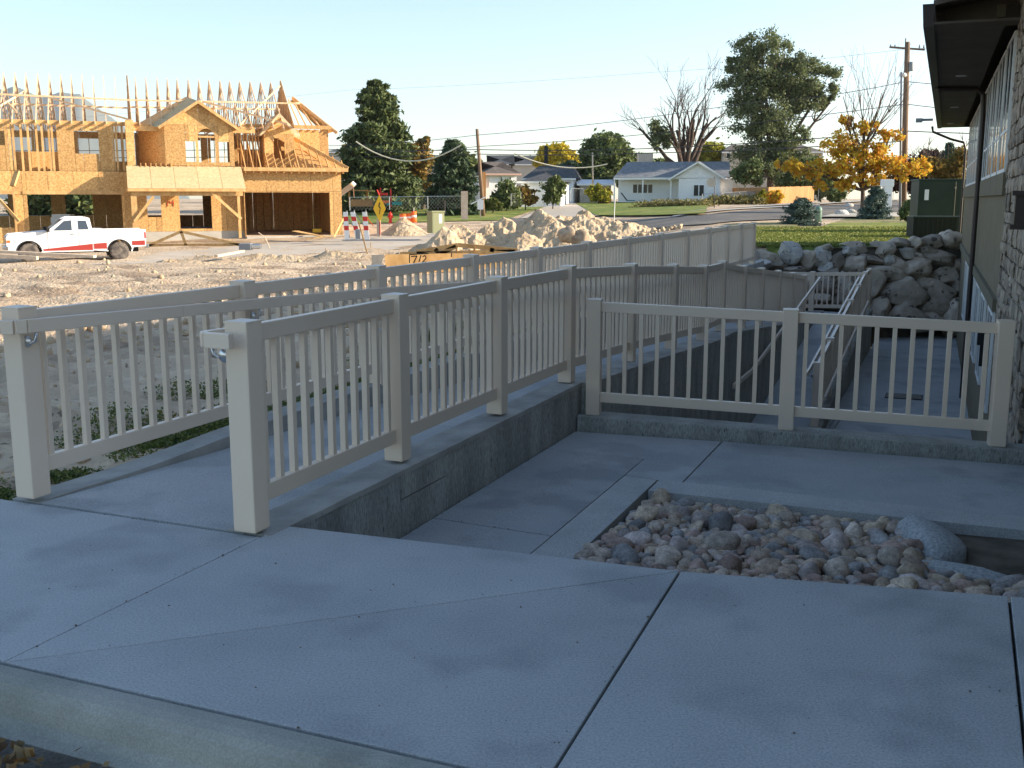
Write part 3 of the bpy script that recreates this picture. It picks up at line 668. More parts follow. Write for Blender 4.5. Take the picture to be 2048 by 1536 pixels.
def join(name, items, parent, mats, **tags):
    mb = MB(); 
    for me, d in items:
        mt = Matrix.LocRotScale(Vector(d['loc']), __import__('mathutils').Euler(d['rot']), Vector(d['scale']))
        mi = mats.index(me.materials[0]); mb.add([mt @ v_.co for v_ in me.vertices], [tuple(p.vertices) for p in me.polygons], mi)
    me = bpy.data.meshes.new(name); me.from_pydata(mb.v, [], mb.f); [me.materials.append(m) for m in mats]
    me.polygons.foreach_set('material_index', mb.m); me.polygons.foreach_set('use_smooth', [True]*len(me.polygons))
    return ob(name, me, parent, **tags)
join('small_river_rocks', ex, rb, M['river'], kind='stuff')
def big(u, v, z, s, seed, rot=(0, 0, 0), m='granite'): return ob('boulder', rock_mesh('boulder', 3, M[m], seed, .15, 6), rb, (u, v, z), rot=rot, scale=s)
big(3.22, 2.80, -.53, (.40, .72, .20), 77, (.12, .2, .35)); big(3.50, 2.25, -.53, (.75, .36, .16), 79, (0, .05, -.12))

# ================================================================== DIRT MOUND AND CLODS
def mound(name, label, c, rx, ry, hgt, peaks, m, n=90, seed=0, nz=.22, rz=0):
    mb = MB()
    for j in range(n+1):
        for i in range(n+1):
            x = -1+2*i/n; y = -1+2*j/n; X = x*rx; Y = y*ry
            h = 0
            for px_, py_, pr, ph in peaks: h = max(h, ph*max(0, 1-(((x-px_)/pr)**2+((y-py_)/pr*1.0)**2)**.5))
            h = h*hgt; q = Vector((X*.9+seed, Y*.9, seed)); k = min(1, h/.5)
            h += k*(noise.fractal(q*1.3, .7, 2, 6)*nz+abs(noise.noise(q*1.9))*.25*min(1, nz*3)+noise.noise(q*5)*.08-.05)
            cr, sr = math.cos(rz), math.sin(rz); WX, WY = c.x+X*cr-Y*sr, c.y+X*sr+Y*cr
            mb.v.append((WX, WY, fz(WX, WY)-.12+h))
    for j in range(n):
        for i in range(n): k = j*(n+1)+i; mb.f.append((k, k+1, k+n+2, k+n+1)); mb.m.append(0)
    return mb.build(name, m, None, False, label=label, category='dirt pile')
mound('dirt_mound', 'big lumpy mound of excavated pale dirt behind the long fence', sp(1062, 48), 6.2, 4.2, 1.0,
      [(-.52, .0, .42, 1.75), (-.62, -.2, .35, 1.5), (-.2, .1, .5, 1.9), (.05, .2, .75, 2.05), (.15, -.1, .5, 1.8), (.38, .1, .55, 1.75), (-.05, -.4, .4, 1.2), (.62, .0, .38, .9)], M['mound'], 120, 3)
mound('dirt_pile', 'small cone of dark spoil by the road near the hydrant', G(808, 470), 1.9, 1.9, 1.0, [(0, 0, .9, 1.15)], M['mound'], 34, 9, .08)
mound('dirt_pile', 'low ridge of broken clods in front of the driveway', G(585, 520), 6.5, 1.3, 1.0, [(-.2, 0, .6, .4), (.3, 0, .5, .5), (-.6, 0, .4, .3)], M['mound'], 60, 5, .16)
mound('dirt_pile', 'low churned dirt heap behind the pickup tail', G(360, 530), 4.5, 1.3, 1.0, [(0, 0, .7, .35), (.5, .1, .4, .3)], M['mound'], 60, 15, .16)
mound('dirt_pile', 'low heap of broken earth in front of the pickup', G(110, 540), 4.5, 1.4, 1.0, [(0, 0, .7, .25), (.5, .1, .4, .2)], M['mound'], 60, 25, .13)
ck_ = [rock_mesh('clod', 1, M['mound'], 90+k, .4, 6) for k in range(5)]; it = []
RK = random.Random(5)
for k in range(1900):
    if k < 1500: u = -1.9-RK.random()**.8*9; v = RK.uniform(-.5, 24); s_ = .03+.13*RK.random()**2.5
    else:
        Y = RK.uniform(14, 50); x = RK.uniform(-40, 1050); X = (x-1024)/2132*Y; u, v = lw(X, Y); s_ = .05+.16*RK.random()**3
        if u > -2.2: continue
    X, Y = wl(u, v); it.append((RK.choice(ck_), dict(loc=(X, Y, zt(X, Y)+s_*.1), rot=(RK.random()*3, RK.random()*3, RK.random()*6), scale=(s_*1.3, s_, s_*.8))))
join('dirt_clods', it, None, [M['mound']], kind='stuff', label='broken clods and stones scattered over the bare dirt lot', category='clods')
pm = sp(1062, 48); it = []
for k in range(500):
    a = RK.uniform(0, 6.3); r_ = RK.uniform(.5, 1.15); X, Y = pm.x+6*r_*math.cos(a), pm.y-abs(3.9*r_*math.sin(a)); s_ = RK.uniform(.06, .3)*RK.random()+.05
    it.append((RK.choice(ck_), dict(loc=(X, Y, fz(X, Y)+s_*.2), rot=(RK.random()*3, RK.random()*3, RK.random()*6), scale=(s_*1.3, s_, s_*.8))))
join('mound_clods', it, None, [M['mound']], kind='stuff', label='clods rolled down around the foot of the big dirt mound', category='clods')
for i, (x, y, s_) in enumerate(((1135, 470, .75), (1160, 478, .8))):
    p = at(x, y, 44.2); ob('boulder', rock_mesh('boulder', 3, M['clod'], 140+i, .2), None, p, scale=(s_, s_, s_*.8), label=['pale boulder at the foot of the dirt mound, left of two', 'pale boulder at the foot of the dirt mound, right of two'][i], category='boulder')
# weeds
def weeds(name, label, pts, n, hmax, m, size=.09):
    P = []
    for _ in range(n):
        c = random.choice(pts); a = random.uniform(0, 6.3); r_ = random.random()**.7*c[2]; X, Y = c[0]+r_*math.cos(a), c[1]+r_*math.sin(a)
        P.append((X, Y, fz(X, Y)+random.random()**1.5*hmax*(1-r_/c[2]*.5)))
    return leaves(name, P, size, m, kind='stuff', label=label, category='weeds')
wp = []
for k in range(26):
    u = -1.9-random.random()**1.3*2.6; v = random.uniform(-.3, 12); wp.append((*wl(u, v), random.uniform(.12, .4)))
weeds('weeds', 'green weeds sprouting in the dirt left of the ramp', wp, 20000, .2, L['weed'], .018)
gp_ = [(*wl(-1.78-random.random()*.35, random.uniform(.0, 12)), .18) for _ in range(160)]
weeds('grass', 'strip of dark grass along the outer ramp kerb', gp_, 30000, .06, L['weed'], .018)
q = [(sp(x, interp(x, [(1250, 88), (1400, 84)])).x, interp(x, [(1250, 88), (1400, 84)]), 1.1) for x in range(1285, 1420, 9)]
weeds('weeds', 'tall roadside weeds in front of the white cottage lawn', q, 2600, .75, L['dry'], .13)
q = [(sp(x, 92).x, 92, 1.) for x in range(1425, 1520, 8)]
weeds('weeds', 'weedy strip at the foot of the chain link fence by the cottage', q, 3500, .9, L['dry'], .16)

# ================================================================== HOUSE UNDER CONSTRUCTION
HA = R(20.5); HX, HY = -9.60, 60.0
ht = (math.cos(HA), math.sin(HA)); hn_ = (ht[1], -ht[0])
def hs(x, y, back=0.):                       # sight line met with the facade plane moved `back` metres into the house -> (s, z)
    r = px_ray(x, y); px_, py_ = HX-hn_[0]*back, HY-hn_[1]*back
    k = (px_*hn_[0]+py_*hn_[1])/(r[0]*hn_[0]+r[1]*hn_[1]); X, Y = r[0]*k, r[1]*k
    return ((X-px_)*ht[0]+(Y-py_)*ht[1], EYE+r[2]*k)
H_ = thing('framed_house', 'two storey row house under construction, sheathed in orange strand board with bare roof trusses', 'house', (HX, HY, 0), HA)
def rsub(r, o):
    x0, x1, z0, z1 = r; a0, a1, b0, b1 = o
    if a0 >= x1 or a1 <= x0 or b0 >= z1 or b1 <= z0: return [r]
    out = []
    if a0 > x0: out.append((x0, a0, z0, z1))
    if a1 < x1: out.append((a1, x1, z0, z1))
    m0, m1 = max(x0, a0), min(x1, a1)
    if b0 > z0: out.append((m0, m1, z0, b0))
    if b1 < z1: out.append((m0, m1, b1, z1))
    return out
def osb(x0, x1, z0, z1, y, ops=(), m='osb', pw=1.22, ph=2.44, z_off=0.):
    z = z0
    while z < z1-.02:
        zz = min(z+ph, z1); x = x0
        while x < x1-.02:
            xx = min(x+pw, x1); rs = [(x, xx, z, zz)]
            for o in ops: rs = [q for r_ in rs for q in rsub(r_, o)]
            for a, b, c, d in rs:
                if b-a > .03 and d-c > .03: bx('osb_panel', M[m], H_, a+.008, b-.008, y-.012, y+.006, c+.008, d-.008)
            x = xx
        z = zz
def studs(x0, x1, z0, z1, y, step=.41, ops=(), dep=.14):
    x = x0+.02
    while x < x1:
        segs = [(z0, z1)]
        for a0, a1, b0, b1 in ops:
            if a0 < x < a1: segs = [q for s0, s1 in segs for q in ((s0, min(s1, b0)), (max(s0, b1), s1)) if q[1]-q[0] > .05]
        for s0, s1 in segs: bx('stud', M['lumber'], H_, x-.019, x+.019, y+.008, y+.008+dep, s0, s1)
        x += step
    bx('plate', M['lumber'], H_, x0, x1, y+.008, y+.008+dep, z1-.04, z1); bx('plate', M['lumber'], H_, x0, x1, y+.008, y+.008+dep, z0, z0+.04)
def side(y0, y1, z0, z1, x, ops=(), m='osb'):     # wall running back into the house
    z = z0
    while z < z1-.02:
        zz = min(z+2.44, z1); y = y0
        while y < y1-.02:
            yy = min(y+1.22, y1); rs = [(y, yy, z, zz)]
            for o in ops: rs = [q for r_ in rs for q in rsub(r_, o)]
            for a, b, c, d in rs: bx('osb_panel', M[m], H_, x-.008, x+.008, a+.004, b-.004, c+.004, d-.004)
            y = yy
        z = zz
zg = -.36
bx('foundation', M['found'], H_, -11.4, -5.3, .45, 9.5, -.9, zg+.35); bx('foundation', M['found'], H_, -20, -11.4, .2, 9.5, -1.0, zg+.03); bx('garage_floor', M['found'], H_, -5.3, .05, -.2, 9.5, -1.0, zg+.02)
# garage block
GO = (hs(490, 400)[0], hs(659, 400)[0], zg, hs(575, 385)[1])
osb(-5.35, 0, zg, 3.18, 0, [GO]); side(0, 9, zg, 3.18, 0.); side(0, 9, zg, 3.18, -5.35)
studs(-5.3, -.05, zg, 3.1, 0, .41, [GO], .12)
osb(-5.3, 0, zg, 3.1, 6.8)
for k in range(12): bx('stud', M['lumber'], H_, -5.2+k*.44, -5.16+k*.44, 6.6, 6.78, zg, 3.1)
bx('upper_floor', M['osb'], H_, -19.8, -.02, .45, 9.2, 3.12, 3.17)
for k in range(22): bx('floor_joist', M['lumber'], H_, -19.6+k*.9, -19.56+k*.9, .5, 9.1, 2.84, 3.11)
# middle block with the number
ym = .45
wo = (*[hs(x, 400, ym)[0] for x in (294, 321)], hs(300, 434, ym)[1], hs(300, 387, ym)[1])
do = (*[hs(x, 400, ym)[0] for x in (359, 422)], hs(390, 457, ym)[1], hs(390, 385, ym)[1])
sL = hs(262, 400, ym)[0]
osb(sL, -5.37, zg+.3, 3.12, ym, [wo, do]); studs(sL, -5.4, zg+.3, 3.1, ym, .41, [wo, do])
side(ym, 9, zg, 3.1, sL, [(2, 4, .6, 2)])
# number 14 in red
n14 = MB(); p0 = hs(335, 405, ym-.02)
def nb_(pts): 
    for a, b in zip(pts, pts[1:]): n14.beam((p0[0]+a[0], 0, p0[1]+a[1]), (p0[0]+b[0], 0, p0[1]+b[1]), .02, .045, 0, (0, 0, 1))
for st in ([(0, .12), (0, -.2)], [(.12, .1), (.13, -.02), (.34, -.03)], [(.30, .12), (.31, -.2)]):
    nb_(st)
n14.build('painted_number', M['redpaint'], H_, loc=(0, ym-.025, 0))
# left block
yl = .2
o1 = (*[hs(x, 400, yl)[0] for x in (55, 243)], hs(100, 462, yl)[1]-.1, hs(100, 388, yl)[1]); o2 = (hs(-80, 400, yl)[0], hs(27, 400, yl)[0], hs(10, 455, yl)[1], o1[3])
zb = hs(100, 342, yl)[1]
osb(-20, sL, zg-.2, zb, yl, [o1, o2]); studs(-20, sL, zg, zb-.1, yl, .41, [o1, o2], .1)
for o in (o1, o2): bx('header', M['lumber'], H_, o[0]-.2, o[1]+.2, yl-.05, yl-.014, o[3]-.02, o[3]+.16)
# back walls with see-through windows
for a, b in ((-19.8, sL), (sL, -5.4)):
    ops = [(x, x+1.5, .7, 2.0) for x in np.arange(a+.5, b-1.5, 2.3)]
    osb(a, b, zg, 3.1, 9.1, ops); studs(a, b, zg, 3.1, 9.1, .6, ops, .1)
ops2 = [(x, x+1.3, 3.9, 5.2) for x in np.arange(-19.5, -2.5, 1.9)]
osb(-19.8, -.9, 3.2, 5.6, 9.1, ops2); studs(-19.8, -.9, 3.2, 5.6, 9.12, .6, [], .09)
# upper storey left
y2 = .3; zt2 = hs(170, 250, y2)[1]; zt1 = zb+.0
wl_ = [(*[hs(x, 300, y2)[0] for x in (150, 198)], hs(170, 307, y2)[1], hs(170, 262, y2)[1])]
a0, a1 = hs(115, 300, y2)[0], hs(226, 300, y2)[0]; osb(a0, a1, zt1, zt2, y2, wl_); studs(a0, a1, zt1, zt2, y2, .41, wl_, .1)
b0, b1 = hs(-90, 300, y2)[0], hs(24, 300, y2)[0]; wl2 = [(hs(-20, 300, y2)[0], hs(11, 300, y2)[0], hs(10, 290, y2)[1], hs(10, 262, y2)[1])]; osb(b0, b1, zt1, zt2, y2, wl2)
bx('header', M['lumber'], H_, b0, a1+1.3, y2-.03, y2-.015, zt2-.02, zt2+.2)
bx('plate', M['lumber'], H_, b0, a1+1.3, y2-.01, y2+.12, zt2, zt2+.09)
for x in (28, 44, 58, 75, 86, 100, 106, 228, 234, 246): s_ = hs(x, 300, y2)[0]; bx('stud', M['lumber'], H_, s_-.05, s_+.05, y2-.02, y2+.12, zt1, zt2)
bx('knee_panel', M['osb'], H_, b1, a0, 1.1, 1.13, zt1, zt1+1.0)
stick('brace', M['lumber'], H_, (*hs(25, 372, -.8)[:1], -.8, hs(25, 372, -.8)[1]), (hs(35, 342, -.4)[0], -.4, hs(35, 342, -.4)[1]), .25, .12)
stick('brace', M['lumber'], H_, (hs(-5, 395, -.3)[0], -.3, hs(-5, 395, -.3)[1]), (hs(38, 443, -.9)[0], -.9, hs(38, 443, -.9)[1]), .05, .14)
bx('post', M['lumber'], H_, hs(26, 400)[0], hs(30, 400)[0], -.05, .06, zg, 2.0)
# party wall fin
sp_ = hs(254, 250, .2)[0]; side(-.2, 9, 3.15, 5.7, sp_); side(-.25, .2, 3.15, 5.7, sp_+.25)
bx('fin_panel', M['osb'], H_, sp_-.1, sp_+.3, -.27, -.25, 3.1, 5.7)
# gable dormer over the porch
yd = -.25; f = lambda x, y: hs(x, y, yd)
xl, xr = f(330, 300)[0], f(468, 300)[0]; z0, z1 = f(400, 332)[1], f(400, 250)[1]; xp, zp = f(395, 204)[0], f(395, 204)[1]
lo = (f(356, 0)[0], f(376, 0)[0], f(0, 319)[1], f(0, 276)[1]); ro = (f(424, 0)[0], f(445, 0)[0], lo[2], lo[3]); mo = (f(382, 0)[0], f(416, 0)[0], lo[2]-.03, f(400, 257)[1])
osb(xl, xr, z0, z1, yd, [lo, mo, ro]); studs(xl, xr, z0, z1, yd, .6, [lo, mo, ro], .1)
cx, rr_ = (mo[0]+mo[1])/2, (mo[1]-mo[0])/2; zs_ = mo[3]-rr_
for sgn in (-1, 1):
    arcp = [(cx+sgn*rr_*math.cos(k*math.pi/20), zs_+rr_*math.sin(k*math.pi/20)) for k in range(11)]+[(cx+sgn*rr_, mo[3])]
    mb = MB(); n = len(arcp); mb.v = [(x, yd-.01, z) for x, z in arcp]+[(x, yd+.005, z) for x, z in arcp]
    c_ = n-1
    for k in range(n-2): mb.f += [(c_, k, k+1), (n+c_, n+k+1, n+k), (k, k+1, n+k+1, n+k)]; mb.m += [0]*3
    mb.build('arch_panel', M['osb'], H_)
bx('transom', M['lumber'], H_, mo[0], mo[1], yd, yd+.1, zs_-.04, zs_+.05)
pz = zp+.0; half = (xr-xl)/2
for a, b in ((xl, xl+1.22), (xl+1.22, xp), (xp, xr-1.22), (xr-1.22, xr)):
    zA = z1+(a-xl)/(xp-xl)*(pz-z1) if a <= xp else z1+(xr-a)/(xr-xp)*(pz-z1)
    zB = z1+(b-xl)/(xp-xl)*(pz-z1) if b <= xp else z1+(xr-b)/(xr-xp)*(pz-z1)
    mb = MB(); pts = [(a+.004, z1+.004), (b-.004, z1+.004), (b-.004, max(zB, z1+.01)), (a+.004, max(zA, z1+.01))]
    mb.hexa([(x, yd-.012, z) for x, z in pts], [(x, yd+.006, z) for x, z in pts]); mb.build('osb_panel', M['osb'], H_)
# roof sheets of the dormer and the flared left wall
yb = 3.3; xlb, zlb = hs(280, 250, 1.6)[0], z1+.05; pb = hs(372, 190, yb)
ov = .28
def sheetq(pts, m='osbroof', name='roof_panel', th=.02):
    mb = MB(); P = [Vector(p) for p in pts]; nrm = (P[1]-P[0]).cross(P[3]-P[0]).normalized()*th
    mb.hexa(P, [p+nrm for p in P]); return mb.build(name, M[m], H_)
e_ = (xp-xl); sl2 = (pz-z1)/e_
L0 = Vector((xl-ov, yd-.3, z1-ov*sl2)); L1 = Vector((xp, yd-.3, pz+.02)); L2 = Vector((xp-.35, yb, pz+.55)); L3 = Vector((xl-1.3, 1.6, z1+.05))
sheetq([L0, L1, L2, L3], 'osbroof')
sheetq([(xp, yd-.3, pz+.02), (xr+ov, yd-.3, z1-ov*sl2), (xr+ov, yb, z1-ov*sl2), (xp-.35, yb, pz+.55)], 'osbroof')
stick('barge_board', M['lumber'], H_, L0-Vector((0, .03, .03)), L1-Vector((0, .03, .03)), .03, .14); stick('barge_board', M['lumber'], H_, L1-Vector((0, .03, .03)), (xr+ov, yd-.33, z1-ov*sl2-.03), .03, .14)
sheetq([(xl, yd, z0), (xl-1.25, 1.6, z0), (xl-1.25, 1.6, z1), (xl, yd, z1)], 'osb', 'osb_panel')
side(yd, 3.2, z0, z1, xr)
for k in range(7): s_ = xl-1.25+k*.25; bx('floor_joist', M['lumber'], H_, s_-.02, s_+.02, -.5, 1.2, z0-.08, z0+.12)
for k in range(14): s_ = xl-1.4+k*.41; bx('joist_end', M['lumber'], H_, s_-.02, s_+.02, yd-.22, yd-.02, z0-.15, z0-.02)
# porch roof
A0 = hs(252, 332, -.4); A1 = hs(482, 332, -.4); B0 = hs(255, 377, -2.0); B1 = hs(492, 377, -2.0)
for i in range(5):
    for j in range(2):
        t0, t1 = i/5, (i+1)/5; u0, u1 = j/2, (j+1)/2
        T = lambda t, u: Vector(((A0[0]*(1-t)+A1[0]*t)*(1-u)+(B0[0]*(1-t)+B1[0]*t)*u, -.4-1.6*u, A0[1]*(1-u)+B0[1]*u))
        d_ = .0015; sheetq([T(t0+d_, u1-d_), T(t1-d_, u1-d_), T(t1-d_, u0+d_), T(t0+d_, u0+d_)], 'osbroof')
zf = B0[1]
bx('fascia_board', M['lumber'], H_, B0[0], B1[0], -2.03, -1.99, zf-.14, zf+.0)
bx('porch_beam', M['lumber'], H_, B0[0]+.15, B1[0]-.15, -1.8, -1.6, zf-.36, zf-.12)
for x in (266, 272, 478): s_ = hs(x, 420, -1.7)[0]; bx('post', M['lumber'], H_, s_-.07, s_+.07, -1.77, -1.63, zg, zf-.3)
for a, b in (((269, 443), (307, 393)), ((421, 383), (483, 438))):
    p, q_ = hs(*a, -1.85), hs(*b, -1.85); stick('brace', M['lumber'], H_, (p[0], -1.85, p[1]), (q_[0], -1.85, q_[1]), .05, .14)
# garage roof framing
ez = 3.36; fx0, fx1 = -5.35, .32
bx('fascia_board', M['lumber'], H_, fx0, fx1, -.52, -.48, ez-.2, ez); bx('soffit_ledger', M['lumber'], H_, fx0, .02, -.06, -.014, ez-.22, ez-.12)
bx('plate', M['lumber'], H_, fx0, .02, -.05, .1, ez-.1, ez-.0)
hipx, hipy, hipz = -3.4, 3.1, 5.85
for k in range(14):
    s_ = fx0+.1+k*.41
    if s_ > .2: break
    y_end = hipy if s_ < hipx else hipy*(fx1-s_)/(fx1-hipx)*1.0-.3*0
    sl3 = (hipz-ez)/(hipy+.5); a = Vector((s_, -.47, ez-.06)); b = Vector((s_, max(.0, y_end), ez-.06+sl3*(max(0, y_end)+.47)))
    if s_ < -2.7 and s_ > -4.7: b = Vector((s_, .9, ez-.06+sl3*1.37))
    stick('rafter', M['lumber'], H_, a, b, .04, .14)
    bx('rafter_tail', M['lumber'], H_, s_-.02, s_+.02, -.47, 0, ez-.30, ez-.16)
stick('hip_rafter', M['lumber'], H_, (fx1, -.5, ez-.03), (hipx, hipy, hipz), .05, .2)
stick('hip_rafter', M['lumber'], H_, (fx1, 7, ez-.03), (hipx, 4, hipz), .05, .2)
for k in range(7):
    y_ = .5+k*.5; xe = fx1-(fx1-hipx)*min(1, (y_+.5)/3.6); stick('rafter', M['lumber'], H_, (fx1, y_, ez-.06), (xe, y_, ez-.06+(fx1-xe)/(fx1-hipx)*(hipz-ez)), .04, .14)
bx('knee_panel', M['osb'], H_, -5.3, -.4, 2.6, 2.63, 3.2, 4.4)
sheetq([(-2.6, .6, 3.4), (-.5, .6, 3.4), (-2.2, 2.6, 4.7), (-2.6, 2.6, 4.7)], 'osb')
# little dormer
yd = 1.0; f = lambda x, y: hs(x, y, yd)
a_, b_ = f(517, 0)[0], f(578, 0)[0]; zb_, zt_ = f(0, 328)[1], f(0, 256)[1]; op = (f(536, 0)[0], f(558, 0)[0], f(0, 309)[1], f(0, 266)[1]); pk = f(545, 233)
osb(a_, b_, zb_, zt_, yd, [op]); side(yd, 3, zb_, zt_, b_); side(yd, 3, zb_, zt_, a_)
mb = MB(); mb.hexa([(a_, yd-.012, zt_), (b_, yd-.012, zt_), ((a_+b_)/2+.01, yd-.012, pk[1]), ((a_+b_)/2-.01, yd-.012, pk[1])], [(a_, yd+.006, zt_), (b_, yd+.006, zt_), ((a_+b_)/2+.01, yd+.006, pk[1]), ((a_+b_)/2-.01, yd+.006, pk[1])]); mb.build('osb_panel', M['osb'], H_)
cxx = (a_+b_)/2
for sg, e in ((-1, a_-.25), (1, b_+.25)):
    for k in range(5): y_ = yd-.45+k*.5; stick('rafter', M['truss'], H_, (e, y_, zt_-.12), (cxx, y_, pk[1]+.08), .04, .12)
sheetq([(a_-.3, yd-.5, zt_-.14), (cxx, yd-.5, pk[1]+.14), (cxx, 3.4, pk[1]+.14), (a_-.3, 3.4, zt_-.14)], 'osbroof')
for k in range(12): s_ = a_+.0+k*.15; bx('joist_end', M['lumber'], H_, s_-.02, s_+.02, -.35, -.0, ez-.02, ez+.12) if k % 3 == 0 else None
# upper right walls
yr = 3.2; xr_ = hs(648, 0, yr)[0]; xq = hs(590, 0, yr)[0]; zq = hs(600, 258, yr)[1]
osb(hs(500, 0, yr)[0], xr_, 3.2, zq, yr, [(hs(500, 0, yr)[0]-.1, hs(520, 0, yr)[0], 4.3, zq-.3)]); side(yr, 9, 3.2, zq, xr_)
stick('plate', M['lumber'], H_, (hs(470, 0, 2.2)[0], 2.2, zq+.05), (xr_, 2.2, zq+.05), .1, .2)
for k in range(9): s_ = hs(470+k*11, 0, 1.8)[0]; stick('wall_brace', M['lumber'], H_, (s_, 1.6, 3.2), (s_-.35, 2.6, zq), .05, .09)
g0 = Vector((xr_+.5, 3.0, zq-.2)); g1 = Vector((xr_-1.75, 4.8, zq+1.9)); stick('barge_board', M['truss'], H_, g0, g1, .05, .18)
sheetq([(xr_+.35, 2.9, zq-.1), (xr_+.35, 6, zq-.1), (xr_-1.7, 6, zq+1.8), (xr_-1.7, 4.7, zq+1.8)], 'osbroof')
for k in range(5): stick('rafter', M['truss'], H_, (xr_-k*.4, 3.0, zq), (xr_-.6-k*.35, 4.7, zq+1.0+.2*k), .04, .1)
# main roof trusses
TX = [8, 31, 53, 75, 98, 120, 142, 164, 186, 207, 228, 270, 291, 313, 334, 355, 376, 397, 418, 438, 459, 480, 501, 521, 540]
def truss_mesh(hh, clad=False):
    mb = MB(); y0, y1, yc = 0., 8.8, 4.4; t = .038
    mb.beam((0, y0, 0), (0, y1, 0), t, .1); mb.beam((0, y0-.3, -.12), (0, yc, hh), t, .12); mb.beam((0, yc, hh), (0, y1+.3, -.12), t, .12)
    for a, b in ((0.28, .25), (.5, .5), (.72, .75)):
        mb.beam((0, y1*a, 0), (0, y1*b, hh*(1-abs(b-.5)*2)), t, .09)
    mb.beam((0, y1*.28, 0), (0, yc, hh*.98), t, .09); mb.beam((0, y1*.72, 0), (0, yc, hh*.98), t, .09)
    mb.beam((0, y1*.5, 0), (0, y1*.25, hh*.5), t, .09); mb.beam((0, y1*.5, 0), (0, y1*.75, hh*.5), t, .09)
    return mb.mesh('roof_truss', M['truss'])
zpk = hs(300, 157, 4.7)[1]; tm = truss_mesh(zpk-(zt2+.12))
for x in TX: s_ = hs(x, 157, 4.7)[0]; ob('roof_truss', tm, H_, (s_, .3, zt2+.12), R(random.uniform(-.6, .6)))
for x, z_ in ((254, 150), (561, 161)):
    s_, zp_ = hs(x, z_, 4.7); mb = MB(); n_ = 11
    for k in range(n_):
        y_ = .3+8.8*(k+.5)/n_; h_ = (zp_-zt2-.1)*(1-abs((k+.5)/n_-.5)*2); bx('gable_stud', M['truss'], H_, s_-.05, s_-.0, y_-.04, y_+.04, zt2+.1, zt2+.1+h_)
    mb.hexa([(s_, .2, zt2+.1), (s_, 9.2, zt2+.1), (s_, 4.72, zp_), (s_, 4.68, zp_)], [(s_+.02, .2, zt2+.1), (s_+.02, 9.2, zt2+.1), (s_+.02, 4.72, zp_), (s_+.02, 4.68, zp_)]); mb.build('gable_panel', M['osb'], H_)
for (x0, y0, b0), (x1, y1, b1) in ((((-30, 187, 2.2)), ((258, 200, 2.2))), ((100, 196, 1.8), (262, 240, .4)), ((258, 200, 2.2), (600, 207, 2.2)), ((258, 214, 2.0), (560, 219, 2.0)), ((0, 207, 2), (258, 216, 2)),
                                   ((405, 203, 2.0), (575, 248, .3)), ((480, 250, .5), (560, 172, 3.8)), ((0, 212, 1), (50, 182, 3)), ((15, 205, 1.2), (34, 225, .6)), ((570, 208, 2.5), (600, 206, 3.5))):
    p, q_ = hs(x0, y0, b0), hs(x1, y1, b1); stick('roof_brace', M['truss'], H_, (p[0], b0, p[1]), (q_[0], b1, q_[1]), .04, .09)
bx('plate', M['lumber'], H_, sp_+.2, -4.6, .3, .42, zt2, zt2+.1); bx('plate', M['lumber'], H_, sp_+.2, -4.6, .1, .15, zt2-.25, zt2+.0)
for k in range(8): s_ = hs(475+k*6, 280, 1.5)[0]; stick('stud', M['lumber'], H_, (s_, 1.5, 3.2), (s_, 1.5, zt2), .05, .09)

# things lying in front of the house
def board(label, p, q, w=.06, h=.2, m='lumber', name='board', cat='board', grp=None):
    p = Vector(p); q = Vector(q); mb = MB().beam(p-p, q-p, w, h); o = mb.build(name, M[m], None, loc=p, label=label, category=cat)
    if grp: o['group'] = grp
    return o
def gpz(x, y, dz=0): p = on_ground(x, y); p.z += dz; return p
lt = thing('roof_truss', 'loose roof truss propped on the ground in front of door 14', 'roof truss', gpz(295, 494))
o_ = Vector(lt.location); T_ = [at(298, 491, 54)-o_, at(362, 463, 54)-o_, at(480, 489, 54)-o_, at(372, 490, 54)-o_]
for a, b in ((0, 1), (1, 2), (0, 2), (1, 3)): mb = MB().beam(T_[a], T_[b], .05, .14); mb.build('chord', M['lumber'], lt)
board('long pale board lying on the dirt beside the front wheel of the pickup', at(0, 503, 43), at(190, 513, 43), .3, .1, 'woodpost', grp='loose boards on the dirt lot')
board('short timber under the long board at the left edge of the lot', at(0, 512, 42.6), at(75, 516, 42.6), .2, .14, 'woodpost', grp='loose boards on the dirt lot')
board('board resting on the dirt just right of the pickup tailgate', at(432, 512, 44.5), at(486, 502, 46), .2, .1, 'woodpost', grp='loose boards on the dirt lot')
board('plank lying on the dirt in front of the clod ridge', at(420, 536, 37), at(500, 538, 37), .2, .05, 'woodpost', grp='loose boards on the dirt lot')
board('sheet offcut lying at the right of the garage opening', at(590, 462, 57), at(650, 474, 56), .5, .03, 'lumber', grp='loose boards by the garage')
board('plank lying on the driveway right of the garage opening', at(612, 478, 55), at(665, 472, 55.5), .2, .04, 'lumber', grp='loose boards by the garage')
board('board leaning on the garage corner', at(668, 474, 58.6), at(692, 428, 59.2), .04, .1, 'lumber')
t = thing('yellow_tool_case', 'small yellow tool case on the garage floor', 'tool case', at(635, 465, 60.8)); MB().box(-.25, .25, -.15, .15, 0, .22).build('case', M['yellow'], t, bevel=.03); MB().box(-.1, .1, -.02, .02, .2, .27).build('handle', M['black'], t)
t = thing('compressor', 'small dark generator standing on the clod ridge with a bent rod beside it', 'generator', at(500, 500, 47)); MB().box(-.45, .1, -.2, .2, 0, .3).build('engine', M['grey'], t, bevel=.04); MB().box(.1, .5, -.18, .18, .05, .28).build('tank', M['galv'], t, bevel=.05)
mb = MB(); p = at(540, 497, 48); mb.tube([(0, 0, 0), (-.2, 0, .5), (-.5, 0, .72)], .02, 6); mb.build('bent_rod', M['woodpost'], None, loc=p, label='bent rod sticking up out of the dirt below the garage', category='rod')
